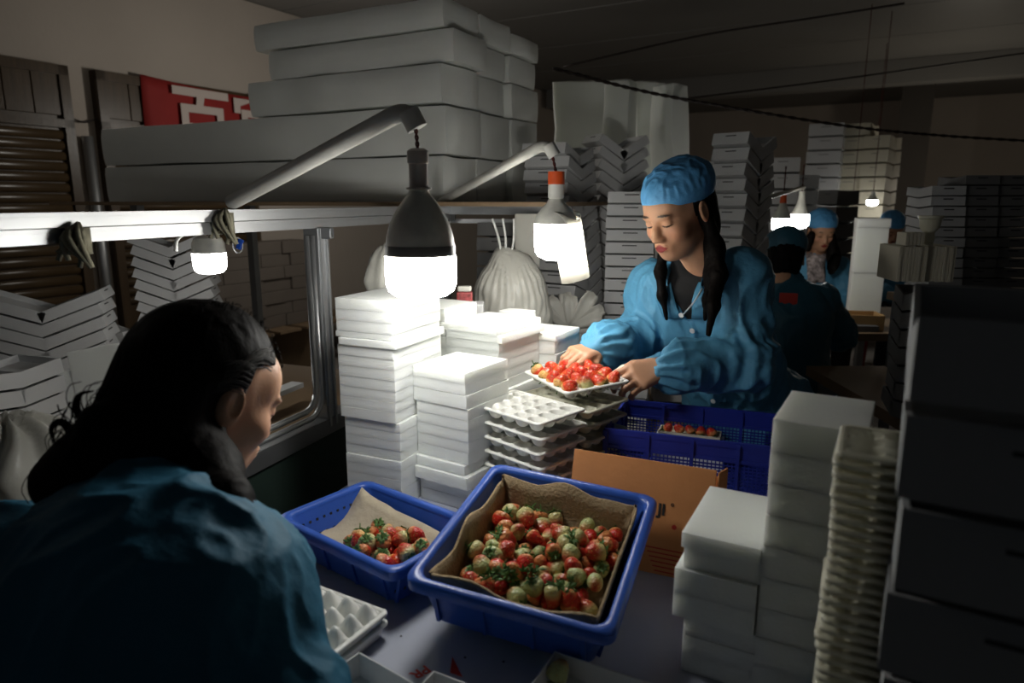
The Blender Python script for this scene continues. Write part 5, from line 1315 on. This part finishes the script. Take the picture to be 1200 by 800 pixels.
tag_l = MB().tube(smooth_path([at(823, 338, 1.745)-WB, at(813, 354, 1.725)-WB, (Vector(a) if a is not None else at(803, 370, 1.7))-WB-Vector((0, .004, 0))], 8), .0022, 6).build('strap', M['button'], woman, True)

# ---- the dark-haired woman, seen from behind at the near edge
J = dict(neck=at(188, 585, .84), shR=at(288, 700, .75), shL=at(15, 655, .88), chest=Vector((-.445, .735, .93)), waist=Vector((-.475, .68, .76)), pelvis=Vector((-.50, .60, .58)),
         elR=at(322, 850, .66), elL=Vector((-.76, .86, .76)), wrR=Vector((-.36, .835, .800)), wrL=Vector((-.58, 1.0, .80)), bulk=1.12); legs(J, Vector((.36, .93, 0)), False)
Hm2 = head_matrix(at(247, 462, .96), 53, 27, 0)
hr = ((J['wrR'], (.25, .95, -.1), (0, -.3, 1), (-1, 0, 0), [(.3, .4, .2)]*4, ((.8, .5, 0), (1, .1, 0))), dict(sc=.92))
hl = ((J['wrL'], (.6, .8, -.1), (0, -.3, 1), (1, 0, 0), [(.3, .4, .2)]*4, ((.8, .5, 0), (1, .1, 0))), dict(sc=.92))
fgw, I2 = person('dark-haired bareheaded woman in a blue jacket darkened to look backlit, seated, seen from behind', J, Hm2, dict(jacket=M['jacket_fg'], hands=[hr, hl], seed=11, hem=.10, loose=.024, wrinkle=.75)); FB = I2['base']
S = SDF((-.40, -.17, -.30), (.22, .24, .17), .0042)
S = SDF(Vector((-.34, -.18, -.36)), Vector((.44, .36, .18)), .0045)
S.ell((0, .024, .036), (.088, .101, .096), None, .02); S.ell((0, .075, -.035), (.082, .062, .125), None, .04)
S.fn(lambda X, Y, Z: -np.maximum(np.maximum(Y+.002, Z-.062+.25*(Y+.03)), -.5), (-.2, -.2, -.2), (.2, .2, .15), .004, 'cut')
S.ell((-.108, .018, -.012), (.036, .046, .046), None, .012, 'sub')
P_ = [(0, .062, -.055)] + to_local(Hm2, at(180, 514, .88), at(145, 535, .85), at(100, 548, .84), at(76, 566, .84), at(92, 596, .83)); S.chain(P_, [.066, .062, .052, .040, .032, .022], .03)
P_ = [(0, .060, -.075)] + to_local(Hm2, at(222, 552, .88), at(234, 596, .85)); S.chain(P_, [.058, .052, .03], .03)
P_ = [(-.030, .048, -.075)] + to_local(Hm2, at(238, 556, .85), at(262, 592, .79), at(281, 616, .765), at(297, 642, .75)); S.chain(P_, [.052, .048, .034, .018, .004], .02)
P_ = to_local(Hm2, at(120, 500, .82), at(105, 512, .83)); S.chain(P_, [.03, .022], .02)
hair_obj(fgw, S, Hm2, FB, M['hair'], 8, .0012, 80)
r_ = random.Random(5); mb = MB(); mg = MB()
for (x0, y0, pts, ra) in ((128, 520, [(-22, -18), (-38, -40), (-34, -58), (-18, -62)], .0075), (112, 516, [(-20, -6), (-40, -22), (-52, -14), (-48, 2)], .008), (96, 540, [(-20, -10), (-42, -4), (-52, 16), (-42, 30)], .009), (88, 556, [(-18, 8), (-30, 24), (-22, 42), (-6, 44)], .009),
                          (104, 566, [(-10, 20), (-28, 36), (-46, 34)], .008), (140, 512, [(-16, -24), (-22, -44), (-10, -52)], .006), (80, 552, [(-20, -16), (-34, -6), (-40, 10), (-30, 24)], .006)):
    P_ = smooth_path([at(x0, y0, .845)-FB]+[at(x0+a, y0+b, .84+.004*q)-FB for q, (a, b) in enumerate(pts)], 14); mb.tube(P_, [ra*(1-.86*(q/14)**1.2) for q in range(15)], 8)
    for q in range(5): d_ = Vector((r_.uniform(-.008, .008), r_.uniform(-.01, .01), r_.uniform(-.008, .008))); mb.tube([p+d_*(1+.8*n_/14) for n_, p in enumerate(P_)], .0006, 4)
for k in range(10):
    x0 = r_.uniform(70, 100); mb.tube([at(x0+r_.uniform(-3, 3)+10*math.sin(t*.7+k), 470+t*9+r_.uniform(0, 4), .82)-FB for t in range(7)], .0008, 4)
for k in range(60):                                                   # flyaways along the crown
    t0 = r_.uniform(-1.9, -.1); x0, y0 = 258+72*math.cos(t0)*1.02, 440+86*math.sin(t0); dx, dy = r_.uniform(-8, 2), r_.uniform(-4, 8)
    mb.tube([at(x0+dx*t/4, y0+dy*t/4-1.5*math.sin(t), .88)-FB for t in range(5)], .0005, 4)
o = mb.build('loose_strands', M['hair'], fgw, True); o['kind'] = 'stuff'
I_ = Hm2
for k in range(40):                                                   # greying hair swept back over the temple
    z0 = r_.uniform(.012, .085); y0 = -.034-.25*(z0-.06) if z0 > .055 else .004; pts = []
    for t in range(7):
        u_ = t/6; y = y0+u_*r_.uniform(.075, .09); z = z0-.05*u_*u_+.008*math.sin(u_*3); e = 1-((y-.024)/.101)**2-((z-.036)/.096)**2; pts.append(I_ @ Vector((-.0895*math.sqrt(max(e, .03))-.0012, y, z))-FB)
    mg.tube(pts, .0006, 4)
o = mg.build('grey_strands', M['hair_grey'], fgw, True); o['kind'] = 'stuff'; o['label'] = 'greying strands at the temple'
stool(J['pelvis'], .47, 'red stool under the dark-haired woman')

# ---- far people
def simple(label, who, head, neck, shR, shL, elR, elL, wrR, wrL, pel, fwd, jm, res=2.0, cap=None, **k):
    J = dict(neck=neck, shR=shR, shL=shL, elR=elR, elL=elL, wrR=wrR, wrL=wrL, pelvis=pel, chest=neck.lerp(pel, .33), waist=neck.lerp(pel, .68), bulk=k.pop('bulk', 1)); legs(J, fwd, False)
    d1 = (wrR-elR).normalized(); d2 = (wrL-elL).normalized()
    hs = [((wrR, d1, (0, 0, 1), (0, 1, 0), [(.4, .5, .3)]*4, ((.8, .5, -.2), (1, .1, -.2))), dict(res=.0045)), ((wrL, d2, (0, 0, 1), (0, 1, 0), [(.4, .5, .3)]*4, ((.8, .5, -.2), (1, .1, -.2))), dict(res=.0045))]
    b, I = person(label, J, head, dict(jacket=jm, res=res, hands=hs, hem=.1, **k)); stool(pel, pel.z-.11, 'red stool under the ' + who)
    if cap: cap_on(b, head, I['base'], cap, 1.6)
    return b, I
Hf = head_matrix(at(963, 271, 4.50), 263, 17); nk = at(960, 302, 4.58)
fw_, If = simple('far woman in a light blue cap and mottled top, seated under the far lamps', 'far woman in the mottled top', Hf, nk, at(941, 314, 4.62), at(985, 314, 4.62), at(936, 352, 4.52), at(992, 352, 4.50), at(949, 374, 4.30), at(972, 378, 4.28), Vector((nk.x+.02, 4.72, .60)), Vector((-.1, -1, 0)), M['jacket'], 2.0, M['cap'], seed=21)
S = SDF((-.14, -.13, -.42), (.16, .15, .14), .008); S.ell((0, .028, .034), (.081, .088, .088), None, .02); S.ell((0, .06, -.05), (.07, .045, .11), None, .03)
S.fn(lambda X, Y, Z: -np.maximum(np.maximum(Y+.015, Z-.075), -.5), (-.2, -.2, -.2), (.2, .2, .1), .004, 'cut')
S.chain(to_local(Hf, at(973, 275, 4.46), at(977, 300, 4.44), at(976, 325, 4.40), at(973, 345, 4.38)), [.03, .04, .035, .02], .02); S.chain(to_local(Hf, at(951, 275, 4.46), at(947, 292, 4.45)), [.025, .018], .02)
hair_obj(fw_, S, Hf, If['base'], M['hair'], 5)
mb = MB(); n = 8
for j in range(n+1):
    for i in range(n+1):
        px, py = 943+27*i/n, 296+38*j/n; p = pixel_hit(If['V'], px, py, 3.5); p = Vector(p) if p is not None else at(px, py, 4.42); d = (EYE-p).normalized(); mb.v.append(p+d*.012-If['base'])
mb.f = [(j*(n+1)+i, j*(n+1)+i+1, (j+1)*(n+1)+i+1, (j+1)*(n+1)+i) for j in range(n) for i in range(n)]
o = mb.build('printed_top', M['print_tee'], fw_, True); q = o.modifiers.new('s', 'SOLIDIFY'); q.thickness = .006
Hs = head_matrix(at(920, 303, 3.18), 70, 22); nk = at(921, 332, 3.12)
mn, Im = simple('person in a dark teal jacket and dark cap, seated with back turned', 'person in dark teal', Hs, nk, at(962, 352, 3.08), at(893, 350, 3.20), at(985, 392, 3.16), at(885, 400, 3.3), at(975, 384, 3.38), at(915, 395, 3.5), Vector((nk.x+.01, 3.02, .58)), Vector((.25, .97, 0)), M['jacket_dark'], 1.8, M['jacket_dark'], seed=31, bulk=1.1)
S = SDF((-.13, -.13, -.16), (.13, .15, .14), .007); S.ell((0, .028, .030), (.082, .092, .088), None, .02); S.ell((0, .05, -.05), (.068, .05, .06), None, .03)
S.fn(lambda X, Y, Z: -np.maximum(np.maximum(Y+.02, Z-.06), -.5), (-.2, -.2, -.2), (.2, .2, .1), .004, 'cut'); hair_obj(mn, S, Hs, Im['base'], M['hair'], 6)
p = pixel_hit(Im['V'], 920, 349, 5)
if p is not None:
    p = Vector(p); mb = MB(); d = (EYE-p).normalized(); mb.bbox((0, 0, 0), (.075, .06, .004), .001); o = mb.build('red_patch', M['ink_red'], mn); o.location = p+d*.004-Im['base']; o.rotation_mode = 'QUATERNION'; o.rotation_quaternion = d.to_track_quat('Z', 'Y')
Hp = head_matrix(at(1045, 268, 5.7), 262, 30); nk = at(1044, 292, 5.8)
pp_, Ip = simple('farthest person in a blue jacket and cap, mostly hidden behind the far foam column', 'farthest, mostly hidden person', Hp, nk, nk+Vector((-.17, .03, -.05)), nk+Vector((.17, .03, -.05)), nk+Vector((-.22, -.05, -.3)), nk+Vector((.22, -.05, -.3)), nk+Vector((-.12, -.3, -.35)), nk+Vector((.12, -.3, -.35)), Vector((nk.x, 5.9, .58)), Vector((0, -1, 0)), M['jacket'], 2.6, M['cap'], seed=41)
S = SDF((-.13, -.13, -.2), (.13, .15, .14), .009); S.ell((0, .028, .030), (.082, .090, .088), None, .02); S.ell((0, .05, -.06), (.068, .05, .10), None, .03)
S.fn(lambda X, Y, Z: -np.maximum(np.maximum(Y+.015, Z-.07), -.5), (-.2, -.2, -.2), (.2, .2, .1), .004, 'cut'); hair_obj(pp_, S, Hp, Ip['base'], M['hair'], 7)
